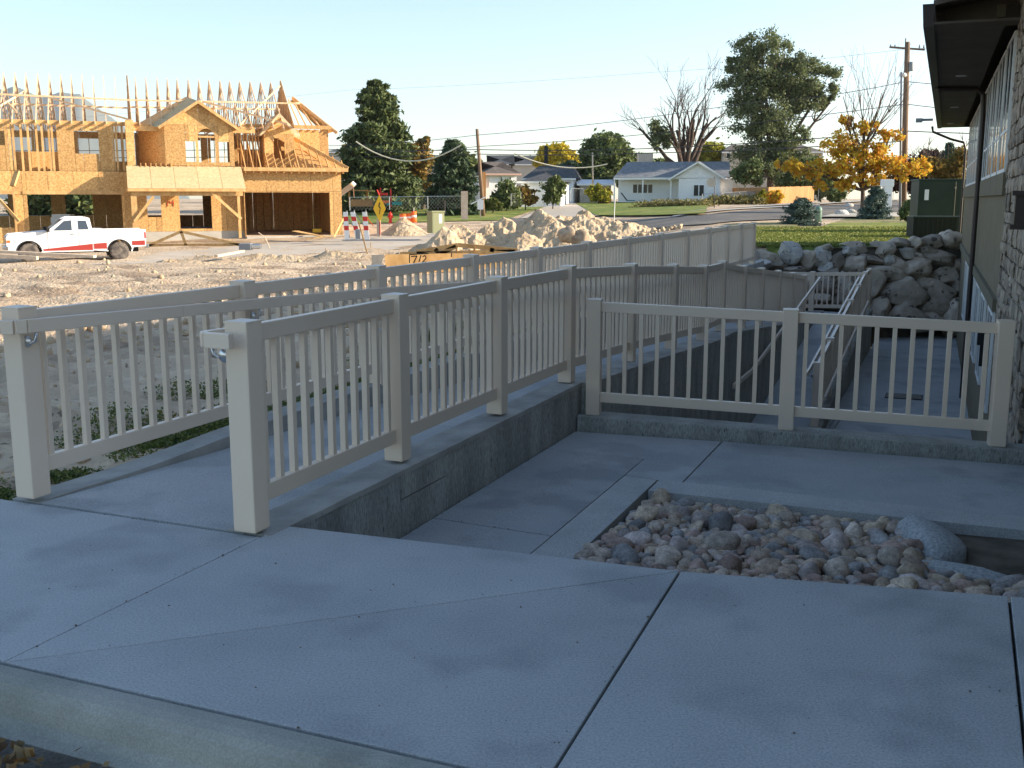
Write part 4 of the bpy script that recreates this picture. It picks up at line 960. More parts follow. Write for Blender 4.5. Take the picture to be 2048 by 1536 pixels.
for i, (x, y) in enumerate(((652, 511), (742, 499))): p = gpz(x, y); MB().box(-.02, .02, -.02, .02, -.1, .35).build('survey_stake', M['lumber'], None, loc=p, label=['short survey stake in the dirt left of the leaning stake', 'tall slanting survey stake in the pale road'][i], category='stake')
mb = MB().beam((0, 0, 0), (-.35, 0, 1.35), .04, .05); mb.build('survey_stake', M['lumber'], None, loc=at(735, 508, 45), label='tall slanting stake standing in front of the pale road', category='stake')

# timber form behind the fence with the marking 7/2
FY = 34.; t = thing('timber_form', 'stack of timber framing marked 7/2 lying behind the long fence', 'timber frame', at(757, 530, FY)); o_ = Vector(t.location)
f = lambda x, y, Y: at(x, y, Y)-o_
F0, F1, F2, F3 = f(770, 509, FY), f(1010, 505, FY+1.2), f(1010, 535, FY+1.2), f(770, 552, FY)
nrm = Vector((0, .04, 0)); MB().hexa([F0, F1, F2, F3], [p+nrm for p in (F0, F1, F2, F3)]).build('board', M['lumber'], t)
E0, E1, E2, E3 = f(743, 510, FY+.6), f(768, 509, FY+.02), f(757, 552, FY+.02), f(743, 545, FY+.6); MB().hexa([E0, E1, E2, E3], [p+nrm for p in (E0, E1, E2, E3)]).build('board', M['woodpost'], t)
for a, b in (((833, 504), (915, 490)), ((915, 490), (1035, 501)), ((915, 490), (912, 506)), ((870, 498), (878, 506)), ((950, 493), (948, 504)), ((985, 496), (983, 504)), ((800, 508), (1030, 503)), ((880, 507), (912, 493))):
    MB().beam(f(*a, FY+.9), f(*b, FY+.9), .06, .14).build('strut', M['lumber'], t)
mb = MB()
def mk(pts):
    P = [f(x, y, FY-.03) for x, y in pts]
    for a, b in zip(P, P[1:]): mb.beam(a, b, .03, .035)
mk([(822, 513), (834, 512), (827, 526)]); mk([(838, 524), (842, 510)]); mk([(845, 513), (851, 511), (852, 517), (844, 525), (853, 524)]); mk([(903, 505), (903, 514)]); mk([(819, 509), (857, 507)]); mk([(819, 509), (819, 526)])
mb.build('marking', M['black'], t)

# ================================================================== PICKUP
def pickup():
    yaw = R(207); c = at(150, 505, 46.2); gz_ = -.98
    t = thing('pickup_truck', 'white extended cab pickup with a red lower stripe parked on the dirt', 'pickup truck', (c.x, c.y, gz_), yaw)
    W2 = .96
    def side_prism(prof, y0, y1, name, m, bev=.03, taper=None):
        mb = MB(); n = len(prof); mb.v = [(x, y0, z) for x, z in prof]+[(x, y1, z) for x, z in prof]
        if taper: mb.v = [(x, y*(1-max(0, (z-taper[0]))*taper[1]), z) for x, y, z in mb.v]
        mb.f = [tuple(range(n)), tuple(range(2*n-1, n-1, -1))]+[(i, (i+1) % n, n+(i+1) % n, n+i) for i in range(n)]; mb.m = [0]*(n+2)
        return mb.build(name, m, t, bevel=bev)
    # x forward; front bumper at 2.75, tail at -2.85
    wr = .40; fx, rx = 1.85, -1.75
    def archpts(cx, z): return [(cx+.50*math.cos(a), .42+.50*math.sin(a)) for a in np.linspace(0.05, math.pi-.05, 9)]
    body = [(2.62, .48), (2.68, .62), (2.68, 1.08), (2.60, 1.17), (1.15, 1.27), (1.05, 1.30), (-.62, 1.30), (-.62, .50), (1.2, .48)]
    low = [(2.66, .50)]+archpts(fx, 0)+[(1.2, .46), (-.66, .46), (-.66, 1.28), (1.1, 1.28), (2.58, 1.16), (2.68, 1.05)]
    side_prism(low, -W2, W2, 'body', M['truckw'])
    bed = [(-.70, .50)]+archpts(rx, 0)+[(-2.30, .60), (-2.82, .64), (-2.84, 1.32), (-.70, 1.30)]
    b = side_prism(bed, -W2, W2, 'bed', M['truckw'])
    cabp = [(1.12, 1.27), (.42, 1.80), (.28, 1.86), (-.42, 1.87), (-.58, 1.82), (-.66, 1.27)]
    cabo = side_prism(cabp, -W2+.02, W2-.02, 'cab', M['truckw'], .03, (1.27, .22))
    for sg in (-1, 1):
        Y = lambda z: sg*(W2-.02)*(1-max(0, z-1.27)*.22)+sg*.006
        for nm_, q in (('side_window', [(.88, 1.33), (.42, 1.73), (.13, 1.76), (.13, 1.33)]), ('rear_window', [(-.12, 1.36), (-.12, 1.74), (-.45, 1.74), (-.54, 1.36)])):
            mb = MB(); mb.hexa([(x, Y(z), z) for x, z in q], [(x, Y(z)-sg*.01, z) for x, z in q]); mb.build(nm_, M['glass'], t)
        for q in ([(1.30, .485), (1.30, .56), (-.655, .75), (-.655, .485)], [(-.705, .53), (-.705, .755), (-1.23, .79), (-1.23, .53)], [(-2.27, .66), (-2.27, .84), (-2.81, .86), (-2.81, .66)]):
            MB().hexa([(x, sg*(W2+.012), z) for x, z in q], [(x, sg*(W2-.01), z) for x, z in q]).build('stripe', M['truckr'], t)
        for cx in (fx, rx):
            y = sg*(W2-.13)
            mb = MB().lathe([(.24, -.12), (.36, -.125), (.405, -.09), (.41, 0), (.405, .09), (.36, .125), (.24, .12)], (cx, y, .41), 28, axis='y'); tw = mb.build('tyre', M['rubber'], t, True)
            mb = MB().lathe([(.001, .02), (.07, .06), (.10, .03), (.16, .05), (.235, .10), (.245, .115)], (cx, y, .41), 20, axis='y') if sg > 0 else MB().lathe([(.001, -.02), (.07, -.06), (.10, -.03), (.16, -.05), (.235, -.10), (.245, -.115)], (cx, y, .41), 20, axis='y')
            mb.build('rim', M['found'], tw, True)
            mb = MB().tube([(cx+.485*math.cos(a), sg*(W2+.0), .42+.485*math.sin(a)) for a in np.linspace(.1, math.pi-.1, 12)], .03, 6); mb.build('wheel_arch', M['black'], t, True)
        MB().box(1.02, 1.14, sg*(W2+.02), sg*(W2+.22), 1.28, 1.46).build('mirror', M['black'], t, bevel=.02)
        MB().box(.05, .2, sg*W2, sg*(W2+.025), 1.16, 1.20).build('door_handle', M['grey'], t)
        mb = MB(); mb.box(1.10, 1.108, sg*(W2+.002), sg*(W2+.008), .56, 1.27); mb.box(-.135, -.127, sg*(W2+.002), sg*(W2+.008), .56, 1.27); mb.build('door_seam', M['black'], t)
        MB().box(2.655, 2.70, sg*.60, sg*.92, .84, 1.05).build('headlight', M['lt'], t, bevel=.01)
        MB().box(2.55, 2.69, sg*.93, sg*.965, .84, .95).build('marker_light', M['orange'], t)
        MB().box(-2.86, -2.80, sg*.80, sg*.97, .95, 1.22).build('tail_light', M['red'], t, bevel=.01)
    mb = MB(); mb.hexa([(1.11, -.82, 1.30), (1.11, .82, 1.30), (.47, .70, 1.775), (.47, -.70, 1.775)], [(1.13, -.82, 1.31), (1.13, .82, 1.31), (.49, .70, 1.79), (.49, -.70, 1.79)]); mb.build('windscreen', M['glass'], t)
    gr = MB(); gr.box(2.67, 2.70, -.58, .58, .80, 1.07); gr.build('grille', M['black'], t)
    for z in (.86, .93, 1.0): MB().box(2.70, 2.712, -.56, .56, z-.012, z+.012).build('grille_bar', M['chrome'], t)
    MB().box(2.64, 2.86, -.98, .98, .50, .70).build('bumper', M['chrome'], t, bevel=.03); MB().box(-2.98, -2.84, -.95, .95, .52, .68).build('bumper', M['chrome'], t, bevel=.03)
    MB().box(-1.2, -.78, -.85, .85, 1.28, 1.38).build('tool_box', M['truckw'], t, bevel=.02)
    MB().box(-2.6, 2.4, -.35, .35, .36, .55).build('chassis', M['black'], t)
pickup()
t = thing('board_stack', 'stack of pale sheets inside the open ground floor behind the pickup cab', 'stack of sheets', at(125, 447, 58)); MB().box(-.5, .5, -.3, .3, 0, .33).build('sheet', M['white'], t); MB().box(-.45, .55, -.25, .35, .34, .5).build('sheet', M['white'], t)

# ================================================================== STREET CLUTTER BY THE ROAD
def diamond():
    Y = 55.; p = at(765, 470, Y); t = thing('road_sign', 'orange-yellow diamond road sign with a black squiggle on a short post', 'road sign', p)
    c = at(759, 417, Y)-p; hh, ww = 27*Y/2132, 12.5*Y/2132
    mb = MB(); mb.hexa([(c.x-ww, -.02, c.z), (c.x, -.02, c.z-hh), (c.x+ww, -.02, c.z), (c.x, -.02, c.z+hh)], [(c.x-ww, 0, c.z), (c.x, 0, c.z-hh), (c.x+ww, 0, c.z), (c.x, 0, c.z+hh)]); mb.build('sign_face', M['yellow'], t)
    mb = MB(); Q = [(c.x+.03, -.03, c.z+.3), (c.x-.03, -.03, c.z+.12), (c.x+.05, -.03, c.z+.02), (c.x-.02, -.03, c.z-.3)]
    for a, b in zip(Q, Q[1:]): mb.beam(a, b, .02, .05)
    mb.build('squiggle', M['black'], t)
    MB().box(c.x-.03, c.x+.03, .0, .04, .0, c.z).build('post', M['red'], t)
    MB().tube([(c.x, -.01, c.z+hh), (c.x-.1, 0, c.z+hh+.25)], .04, 6).build('flag', M['red'], t)
diamond()
Y = 58.; p = at(758, 473, Y); MB().box(-.1, .1, -.08, .08, 0, .95).build('timber_post', M['woodpost'], None, loc=p, label='short pale timber post below the diamond road sign', category='post')
for i, (x, lb) in enumerate(((694, 'striped barricade leg nearest the garage'), (716, 'striped slanting barricade in the middle of the three'), (734, 'striped barricade furthest from the garage'))):
    Y = 56.; p = at(x, 479, Y); t = thing('barricade', 'white and red '+lb, 'barricade', p, 0, 'folded barricades by the garage'); lean = (-.05, .0, -.1)[i] if i != 1 else -.25
    for k in range(6):
        z0, z1 = k*.24, k*.24+.235; f0, f1 = lean*z0/1.4-(lean if i == 1 else 0)*0, lean*z1/1.4
        MB().hexa([(f0-.12, 0, z0), (f0+.12, 0, z0), (f0+.12, .06, z0), (f0-.12, .06, z0)], [(f1-.12, 0, z1), (f1+.12, 0, z1), (f1+.12, .06, z1), (f1-.12, .06, z1)]).build('stripe_panel', M['red'] if k in (2, 4) and True else M['white'], t)
    MB().beam((.12, .03, .1), (.12+lean-.1, .4, 1.5), .04, .05).build('leg', M['grey'], t); MB().beam((-.1, .03, 1.35), (.35, .03, .7), .03, .05).build('brace', M['orange'] if i == 2 else M['grey'], t)
MB().box(-.14, .14, -.12, .12, 0, .5).build('sand_bag', M['grey'], None, bevel=.05, loc=at(717, 478, 54.5), label='dark bag at the foot of the middle barricade', category='bag')
for i, x in enumerate((686, 752)):
    pass
# hydrant
p = at(781, 446.5, 72); t = thing('fire_hydrant', 'red fire hydrant standing at the road edge', 'fire hydrant', p)
MB().lathe([(.17, 0), (.17, .04), (.11, .05), (.11, .50), (.15, .51), (.15, .56), (.12, .62), (.07, .70), (.04, .72), (.035, .78), (.001, .78)], (0, 0, 0), 16).build('barrel', M['red'], t, True)
for s_ in (-1, 1): MB().tube([(s_*.1, 0, .42), (s_*.2, 0, .42)], .06, 10).build('nozzle', M['red'], t, True)
MB().tube([(0, -.1, .38), (0, -.22, .38)], .08, 10).build('nozzle', M['red'], t, True)
for i, (x, r_, h_, lb) in enumerate(((807, .30, .58, 'fat orange traffic drum, left of three'), (819, .2, .62, 'narrow orange traffic drum, middle of three'), (828, .2, .75, 'orange traffic drum with a white stick, right of three'))):
    p = at(x, 445, 72); t = thing('traffic_drum', lb, 'traffic drum', p, 0, 'orange traffic drums')
    MB().lathe([(r_, 0), (r_*.95, h_*.35), (r_*.88, h_), (.001, h_)], (0, 0, 0), 16).build('drum', M['orange'], t, True); MB().lathe([(r_*.945, h_*.45), (r_*.93, h_*.65)], (0, 0, 0), 16).build('band', M['white'], t, True)
    if i == 2: MB().box(-.03, .03, -.03, .03, h_, h_+.25).build('stick', M['white'], t)
def cabinet(name, label, x0, x1, xm, y0, y1, Y, m1, m2, notice=None):
    p = at((x0+x1)/2, y1, Y); wx = (x1-x0)*Y/2132; h = (y1-y0)*Y/2132
    t = thing(name, label, 'utility box', p, R(28)); s_ = wx*.62
    MB().box(-s_/2, s_/2, -s_/2, s_/2, 0, h*.93).build('case', m1, t, bevel=.02); MB().box(-s_/2-.03, s_/2+.03, -s_/2-.03, s_/2+.03, h*.93, h).build('lid', m2, t, bevel=.015)
    if notice: MB().box(s_*.05, s_*.3, -s_/2-.012, -s_/2, h*.45, h*.85).build('notice', M['white'], t)
    MB().box(-s_/2+.05, s_/2-.05, -s_/2-.006, -s_/2+.01, .05, h*.88).build('door', m1, t)
    return t
cabinet('utility_box', 'olive green utility box with a white notice left of the dirt mound', 850, 893, 0, 422, 466, 57, M['tanbox'], M['tanbox'], 1)
t = thing('sign_board', 'tall pink-grey plank standing upright beside the leaning pole', 'plank', at(929, 428, 60)); MB().box(-.19, .19, -.03, .03, -.3, 1.27).build('plank', M['woodpost'], t)
t = thing('notice_sign', 'blank white notice on a slanting rail by the leaning pole', 'sign', at(961, 428, 60)); MB().box(-.17, .17, -.02, 0, .25, .78).build('panel', M['white'], t); MB().beam((-.55, .02, .55), (.3, .02, .95), .03, .06).build('rail', M['white'], t); MB().box(-.03, .03, 0, .04, -.2, .3).build('post', M['woodpost'], t)
for i, (x, yb) in enumerate(((1228, 446),)): MB().tube([(0, 0, 0), (.03, 0, 1.1)], .018, 6).build('marker_post', M['white'], None, loc=at(x, yb, 50), label='thin white marker post at the road edge right of the mound', category='post')
MB().tube([(0, 0, 0), (0, 0, .85)], .06, 8).build('bollard', M['black'], None, loc=at(889, 428, 66), label='short black post just right of the olive utility box', category='post')

# ================================================================== HOUSES BEHIND
def gable_house(name, label, cat, x0, x1, yb, ye, yr, Y, depth, wallm, roofm, ang=0, wins=(), hip=.0, ov=.35, extra=None, doors=()):
    c = at((x0+x1)/2, yb, Y); k = Y/2132; w = (x1-x0)*k; he = (yb-ye)*k; hr = (yb-yr)*k
    t = thing(name, label, cat, (c.x, c.y, c.z), R(ang))
    MB().box(-w/2, w/2, 0, depth, -1, he).build('wall', wallm, t)
    rb_ = MB(); a = hip; P = [(-w/2-ov, -ov, he), (w/2+ov, -ov, he), (w/2+ov, depth+ov, he), (-w/2-ov, depth+ov, he), (-w/2-ov+a, depth/2, hr), (w/2+ov-a, depth/2, hr)]
    rb_.add(P, [(0, 1, 5, 4), (2, 3, 4, 5), (1, 2, 5), (3, 0, 4)]); rb_.add([(p[0], p[1], p[2]-.08) for p in P[:4]]+[], [(0, 3, 2, 1)]); 
    ro = rb_.build('roof', roofm, t); MB().box(-w/2-ov, w/2+ov, -ov-.03, -ov, he-.14, he+.03).build('fascia', M['white'], t)
    for (a0, a1, b0, b1) in wins:
        X0, X1 = (a0-(x0+x1)/2)*k, (a1-(x0+x1)/2)*k; Z0, Z1 = (yb-b1)*k, (yb-b0)*k
        f_ = MB().box(X0, X1, -.05, 0, Z0, Z1); fo = f_.build('window_frame', M['white'], t); MB().box(X0+.07, X1-.07, -.07, -.05, Z0+.07, Z1-.07).build('pane', M['winglass'], fo)
    for (a0, a1, b0, b1) in doors: MB().box((a0-(x0+x1)/2)*k, (a1-(x0+x1)/2)*k, -.06, 0, (yb-b1)*k, (yb-b0)*k).build('door', M['siding'], t)
    return t, k, he, hr, w
# white cottage
Yc = 108; kc = Yc/2132
c = at(1348, 404, Yc); ct = thing('white_cottage', 'white bungalow with a grey shingle roof, porch and front gable', 'house', (c.x, c.y, c.z), R(-9))
qx = lambda x: (x-1348)*kc*1.01; qz = lambda y: (404-y)*kc
MB().box(qx(1236), qx(1462), 1.2, 8.5, -.6, qz(357)).build('wall', M['siding'], ct)
MB().box(qx(1356), qx(1436), -.6, 1.2, -.6, qz(357)).build('gable_wing', M['siding'], ct)
mb = MB(); mb.add([(qx(1345), -.6, qz(359)), (qx(1447), -.6, qz(357)), (qx(1392), -.6, qz(328)), (qx(1345), 3, qz(359)), (qx(1447), 3, qz(357)), (qx(1392), 3, qz(328))], [(0, 1, 2), (3, 5, 4), (0, 3, 4, 1)]); mb.build('gable', M['siding'], ct)
mb = MB(); P = [(qx(1228), -.3, qz(357)), (qx(1350), -.3, qz(357)), (qx(1390), 4.6, qz(324)), (qx(1250), 4.6, qz(324))]; mb.hexa(P, [(x, y, z+.1) for x, y, z in P]); mb.build('roof', M['shingle'], ct)
mb = MB(); P = [(qx(1390), 4.6, qz(324)), (qx(1457), 4.6, qz(325)), (qx(1457), .2, qz(357)), (qx(1400), .2, qz(357))]; mb.hexa(P, [(x, y, z+.1) for x, y, z in P]); mb.build('roof', M['shingle'], ct)
mb = MB(); P = [(qx(1336), -1, qz(361)), (qx(1392), -1, qz(327)), (qx(1400), 4.2, qz(325)), (qx(1346), 3, qz(350))]; mb.hexa(P, [(x, y, z+.1) for x, y, z in P]); P = [(qx(1392), -1, qz(327)), (qx(1448), -1, qz(361)), (qx(1452), 3, qz(360)), (qx(1400), 4.2, qz(325))]; mb.hexa(P, [(x, y, z+.1) for x, y, z in P]); mb.build('gable_roof', M['shingle'], ct)
mb = MB(); P = [(qx(1250), 4.6, qz(324)), (qx(1457), 4.6, qz(324)), (qx(1462), 9.5, qz(357)), (qx(1228), 9.5, qz(357))]; mb.hexa(P, [(x, y, z+.1) for x, y, z in P]); mb.build('rear_roof', M['shingle'], ct)
mb = MB(); mb.add([(qx(1446), .1, qz(358)), (qx(1466), 8.6, qz(358)), (qx(1456.5), 4.6, qz(326)), (qx(1440), .1, qz(358)), (qx(1456), 8.6, qz(358)), (qx(1450), 4.6, qz(326))], [(0, 1, 2), (3, 5, 4)]); mb.build('side_gable', M['siding'], ct)
MB().box(qx(1228), qx(1348), -.36, -.3, qz(360), qz(356)).build('fascia', M['white'], ct)
for a, b in (((1336, 361), (1392, 327)), ((1392, 327), (1448, 361))): MB().beam((qx(a[0]), -1.03, qz(a[1])), (qx(b[0]), -1.03, qz(b[1])), .05, .16).build('barge_board', M['white'], ct)
for x in (1230, 1286, 1341): MB().box(qx(x)-.07, qx(x)+.07, -.3, -.16, -.3, qz(358)).build('porch_post', M['white'], ct)
for a0, a1, b0, b1, yy, n_ in ((1265, 1305, 368, 387, 1.2, 4), (1385, 1406, 370, 393, -.6, 2)):
    f_ = MB().box(qx(a0), qx(a1), yy-.05, yy, qz(b1), qz(b0)).build('window_frame', M['white'], ct)
    for k in range(n_):
        w0 = qx(a0)+(qx(a1)-qx(a0))*k/n_; w1 = qx(a0)+(qx(a1)-qx(a0))*(k+1)/n_; MB().box(w0+.05, w1-.05, yy-.06, yy-.05, qz(b1)+.06, qz(b0)-.06).build('pane', M['winglass'], f_)
MB().box(qx(1321), qx(1339), 1.14, 1.2, 0, qz(368)).build('door', M['siding'], ct)
t = thing('lounge_chair', 'dark reclining chair on the cottage porch', 'chair', at(1254, 404, 106)); MB().beam((-.6, 0, .9), (0, 0, .15), .5, .08).build('back', M['black'], t); MB().beam((0, 0, .15), (.8, 0, .12), .5, .1).build('seat', mat('teal_cushion', (.02, .16, .17)), t)
t, *_ = gable_house('carport', 'low open carport with a pale flat roof left of the white cottage', 'carport', 1160, 1222, 402, 369, 359, 112, 5, M['beige'], M['siding'])
t, *_ = gable_house('brown_roof_house', 'white house with a brown hipped roof and pinkish eaves behind the leaning pole', 'house', 968, 1034, 404, 349, 322, 98, 9, M['siding'], M['shingleb'], 12, [(976, 979, 353, 375), (1000, 1005, 353, 366), (1018, 1023, 353, 363)], 3.0)
MB().box(-1.75, -1.45, -.5, .2, 0, 2.7).build('brick_corner', M['cedar'], t)
MB().box(-1.9, 1.9, -.42, -.36, 2.4, 2.55).build('eave_board', M['pinktrim'], t)
gable_house('white_side_house', 'white house mostly hidden behind the dark spruces', 'house', 830, 890, 408, 346, 330, 96, 8, M['siding'], M['shingleb'], 0, [(842, 846, 352, 382)], 2.0)
t, *_ = gable_house('garage_building', 'low white garage with a nearly black roof', 'garage', 1042, 1122, 398, 364, 343, 100, 8, M['siding'], M['shingled'], -8, [], 2.4)
gable_house('dark_roof_house', 'long house with a dark roof and a black flue behind the garage', 'house', 1050, 1146, 396, 358, 330, 112, 9, M['siding'], M['shingled'], -12, [(1128, 1133, 362, 376)], 1.0)
MB().box(-.2, .2, -.2, .2, 0, 1.9).build('flue', M['black'], None, loc=at(1092, 328, 116), label='black flue pipe rising from the dark roofed house', category='chimney')
for i, (x0, x1, yr, lb) in enumerate(((975, 1025, 309, 'dark roofed house far behind, left of two'), (1022, 1078, 310, 'dark roofed house far behind with a small front gable, right of two'))):
    gable_house('distant_house', lb, 'house', x0, x1, 380, 330, yr, 165, 12, M['beige'], M['shingled'], 0, [], 4.5)
gable_house('distant_house', 'dark hip roof showing between the framed house and the big spruce', 'house', 655, 730, 410, 306, 287, 130, 14, M['beige'], M['shingled'], 0, [], 4)
gable_house('beige_house', 'two storey beige house behind the big elm', 'house', 1447, 1640, 385, 306, 287, 135, 12, M['beige'], M['shingleb'], -4, [(1451, 1460, 306, 319)], 2.)
MB().box(-1, 1, -1, 1, -2, .8).build('vent_block', M['beige'], None, loc=at(1290, 318, 150), label='grey box shape on the skyline above the cottage roof', category='building')

# ---- fences in the back
def plank_fence(label, pa, pb, h, m, step=.16):
    pa, pb = Vector(pa), Vector(pb); t = thing('wooden_fence', label, 'fence', pa); d = pb-pa; L_ = d.length; n_ = int(L_/step); a = math.atan2(d.y, d.x)
    me = MB().box(-step/2+.006, step/2-.006, -.01, .01, 0, h).mesh('plank', m)
    for k in range(n_): ob('plank', me, t, d*((k+.5)/n_)+Vector((0, 0, random.uniform(-.02, .02))), a)
    for z in (.3, h-.3): MB().beam(Vector((0, .03, z)), d+Vector((0, .03, z)), .04, .09).build('rail', m, t)
    return t
a, b, c_ = at(1452, 404, 112), at(1536, 408.5, 92), at(1627, 403, 102)
plank_fence('cedar board fence, receding stretch beside the cottage', a, b, 1.45, M['cedar'], .3); plank_fence('cedar board fence, bright stretch facing the street', b, c_, 1.45, M['cedar'], .16)
def chain(label, pts, h, m='galv', st=.28):
    t = thing('chain_link_fence', label, 'fence', pts[0]); o_ = Vector(pts[0])
    P = [Vector(p)-o_ for p in pts]; net = MB()
    for i, (a, b) in enumerate(zip(P, P[1:])):
        L_ = (b-a).length; n_ = max(1, int(L_/2.4)); d = (b-a)/n_
        for k in range(n_+(i == len(P)-2)): p = a+d*k; MB().tube([p, p+Vector((0, 0, h))], .03, 6).build('post', M[m], t)
        MB().tube([a+Vector((0, 0, h)), b+Vector((0, 0, h))], .022, 6).build('top_rail', M[m], t)
        q = int(L_/st)
        for k in range(-4, q):
            s0 = max(0, k/q); s1 = min(1, (k+h/st)/q)
            if s1 <= s0: continue
            z0_ = (s0-k/q)*q*st; z1_ = (s1-k/q)*q*st
            net.beam(a+(b-a)*s0+Vector((0, 0, z0_)), a+(b-a)*s1+Vector((0, 0, z1_)), .004, .005); net.beam(a+(b-a)*s0+Vector((0, 0, h-z0_)), a+(b-a)*s1+Vector((0, 0, h-z1_)), .004, .005)
    net.build('wire_mesh', M['grey'], t, kind='stuff'); return t
chain('low chain link fence with tan slats beside the white cottage', [at(1404, 411, 93), at(1443, 409, 93), at(1512, 404, 97)], 1.0)
mb = MB(); pa, pb = at(1445, 409, 93.1), at(1511, 404, 97.1)
t = thing('slat_panel_fence', 'greyish tan slats filling the chain link fence by the cottage', 'fence', pa)
for k in range(22): p = (pb-pa)*(k/22); MB().box(p.x+.0, p.x+.11, p.y, p.y+.02, .05+p.z, .95+p.z).build('slat', M['beige'], t)
chain('chain link fence in front of the low white garage', [at(1022, 412, 88), at(1060, 407, 93), at(1140, 403, 100)], 1.0)
chain('chain link fence along the lawn under the big spruces', [at(700, 421, 78), at(930, 417, 82)], .95)
chain('dark chain link fence beside the carport', [at(1142, 402, 103), at(1166, 402, 105)], 1.2, 'grey')
chain('dark chain link fence along the street behind the orange tree', [at(1636, 404, 104), at(1740, 400, 104), at(1830, 398, 108)], 1.3, 'grey')
def pole(label, x, yb, yt, Y, r_, m, lean=0, cat='utility pole', name='utility_pole'):
    p = at(x, yb, Y); q_ = at(x+lean, yt, Y); t = thing(name, label, cat, p)
    MB().tube([(0, 0, -.5), q_-p], [r_, r_*.7], 10).build('shaft', m, t, True); return t, q_-p, p
pole('bare brown leaning wooden pole with no crossarm', 967, 424, 258, 82, .17, M['woodp'], -13, 'pole', 'wooden_pole')
t, top, base = pole('tall wooden utility pole with crossarms near the stone building', 1806, 432, 84, 62, .2, M['woodp'], 9)
T0 = top; MB().beam(T0+Vector((-1.0, 0, -.28)), T0+Vector((1.0, 0, -.42)), .1, .1).build('crossarm', M['woodp'], t)
for dx in (-.95, -.7, .7, .95): MB().lathe([(.05, 0), (.06, .06), (.03, .12), (.05, .16), (.001, .2)], T0+Vector((dx, 0, -.33)), 8).build('insulator', M['grey'], t, True)
MB().tube([T0+Vector((-.1, 0, 0)), T0+Vector((-.1, 0, .2))], .05, 6).build('insulator', M['grey'], t)
MB().lathe([(.12, 0), (.14, .08), (.14, .4), (.1, .5), (.001, .5)], T0+Vector((.25, -.1, -1.6)), 10).build('arrester', M['grey'], t, True)
MB().lathe([(.14, 0), (.22, .1), (.14, .22), (.001, .25)], T0+Vector((-.2, -.2, -1.95)), 10).build('street_lamp', M['white'], t, True)
pole('thin grey metal pole right beside the tall wooden one', 1801, 432, 144, 60, .08, M['grey'], 2, 'pole', 'metal_pole')
pole('thin pale pole standing behind the carport', 1186, 362, 305, 110, .1, M['woodpost'], -1, 'pole', 'thin_pole')
t, top, _ = pole('stop sign seen from behind on a thin dark post', 1429, 431, 353, 78, .035, M['fascia'], 0, 'stop sign', 'stop_sign')
mb = MB(); n8 = [(top.x-.22+.36*math.cos(R(22.5+45*k)), -.03, top.z-.42+.36*math.sin(R(22.5+45*k))) for k in range(8)]; mb.v = n8+[(x, -.01, z) for x, y, z in n8]; mb.f = [tuple(range(8)), tuple(range(15, 7, -1))]+[(k, (k+1) % 8, 8+(k+1) % 8, 8+k) for k in range(8)]; mb.m = [0]*10; mb.build('sign_back', M['beige'], t)
def wire(label, pts, r_=.012, sag=0., m='wire', name='power_line'):
    P = [at(*p) for p in pts]; o_ = P[0]; out = []
    for a, b in zip(P, P[1:]):
        for k in range(12): s = k/12; q = a*(1-s)+b*s; q.z -= sag*4*s*(1-s); out.append(q-o_)
    out.append(P[-1]-o_); MB().tube(out, r_, 5).build(name, M[m], None, loc=o_, label=label, category='cable')
wire('highest thin power line crossing the sky', [(-100, 258, 150), (700, 180, 95), (1300, 145, 80), (1812, 98, 62), (2300, 60, 60)], .008, .15)
wire('power line tied to the top of the leaning wooden pole', [(620, 292, 90), (955, 270, 82), (1500, 205, 70), (1812, 163, 62), (2200, 172, 55)], .02, .2)
wire('power line second below the pole top', [(620, 300, 90), (955, 293, 82), (1812, 208, 62), (2200, 214, 55)], .022, .3)
wire('lower twin cable, upper one', [(-200, 300, 110), (640, 298, 90), (955, 299, 82), (1300, 297, 76), (1812, 262, 62), (2200, 266, 55)], .03, .1)
wire('lower twin cable, bottom one', [(-200, 315, 110), (640, 312, 90), (955, 308, 82), (1300, 306, 76), (1812, 282, 62)], .03, .1)
wire('slack pale cable hanging in front of the big spruce', [(712, 283, 84), (922, 290, 82)], .055, 1.35, 'rope', 'slack_cable')
wire('slack pale cable hanging in front of the dark roofed house', [(1028, 306, 84), (1215, 328, 84)], .045, .65, 'rope', 'slack_cable')
# telehandler boom beside the house
t = thing('lift_boom', 'grey boom of a lift poking out behind the garage corner', 'boom lift', at(684, 388, 66)); o_ = Vector(t.location)
MB().beam((-.8, 0, -.5), at(706, 369, 66)-o_, .25, .3).build('boom', M['grey'], t); MB().tube([at(706, 369, 66)-o_, at(708, 395, 66)-o_], .03, 6).build('hook_cable', M['woodp'], t); MB().tube([at(703, 366, 66)-o_, at(709, 372, 66)-o_], .16, 8).build('head', M['lt'], t)
t = thing('picnic_shelter', 'small tan timber playhouse under the big spruce', 'playhouse', at(720, 413, 84)); MB().box(-.9, .9, 0, 1.2, 0, .55).build('base', M['cedar'], t); MB().box(-.9, -.75, 0, .15, .5, 1.3).build('post', M['cedar'], t); MB().box(.5, .65, 0, .15, .5, 1.3).build('post', M['cedar'], t); MB().beam((-1, .1, 1.3), (.8, .1, 1.2), 1.2, .08).build('roof', M['cedar'], t)
t = thing('play_set', 'red and orange play set under the big spruce', 'play set', at(773, 414, 84)); MB().box(-.5, .4, 0, .6, .3, .5).build('platform', M['orange'], t); MB().box(-.5, -.4, 0, .1, 0, 1.5).build('post', M['red'], t); MB().box(.3, .42, 0, .1, 0, 1.4).build('post', M['red'], t); MB().box(-.4, .1, .0, .5, .9, 1.1).build('roof', M['red'], t)
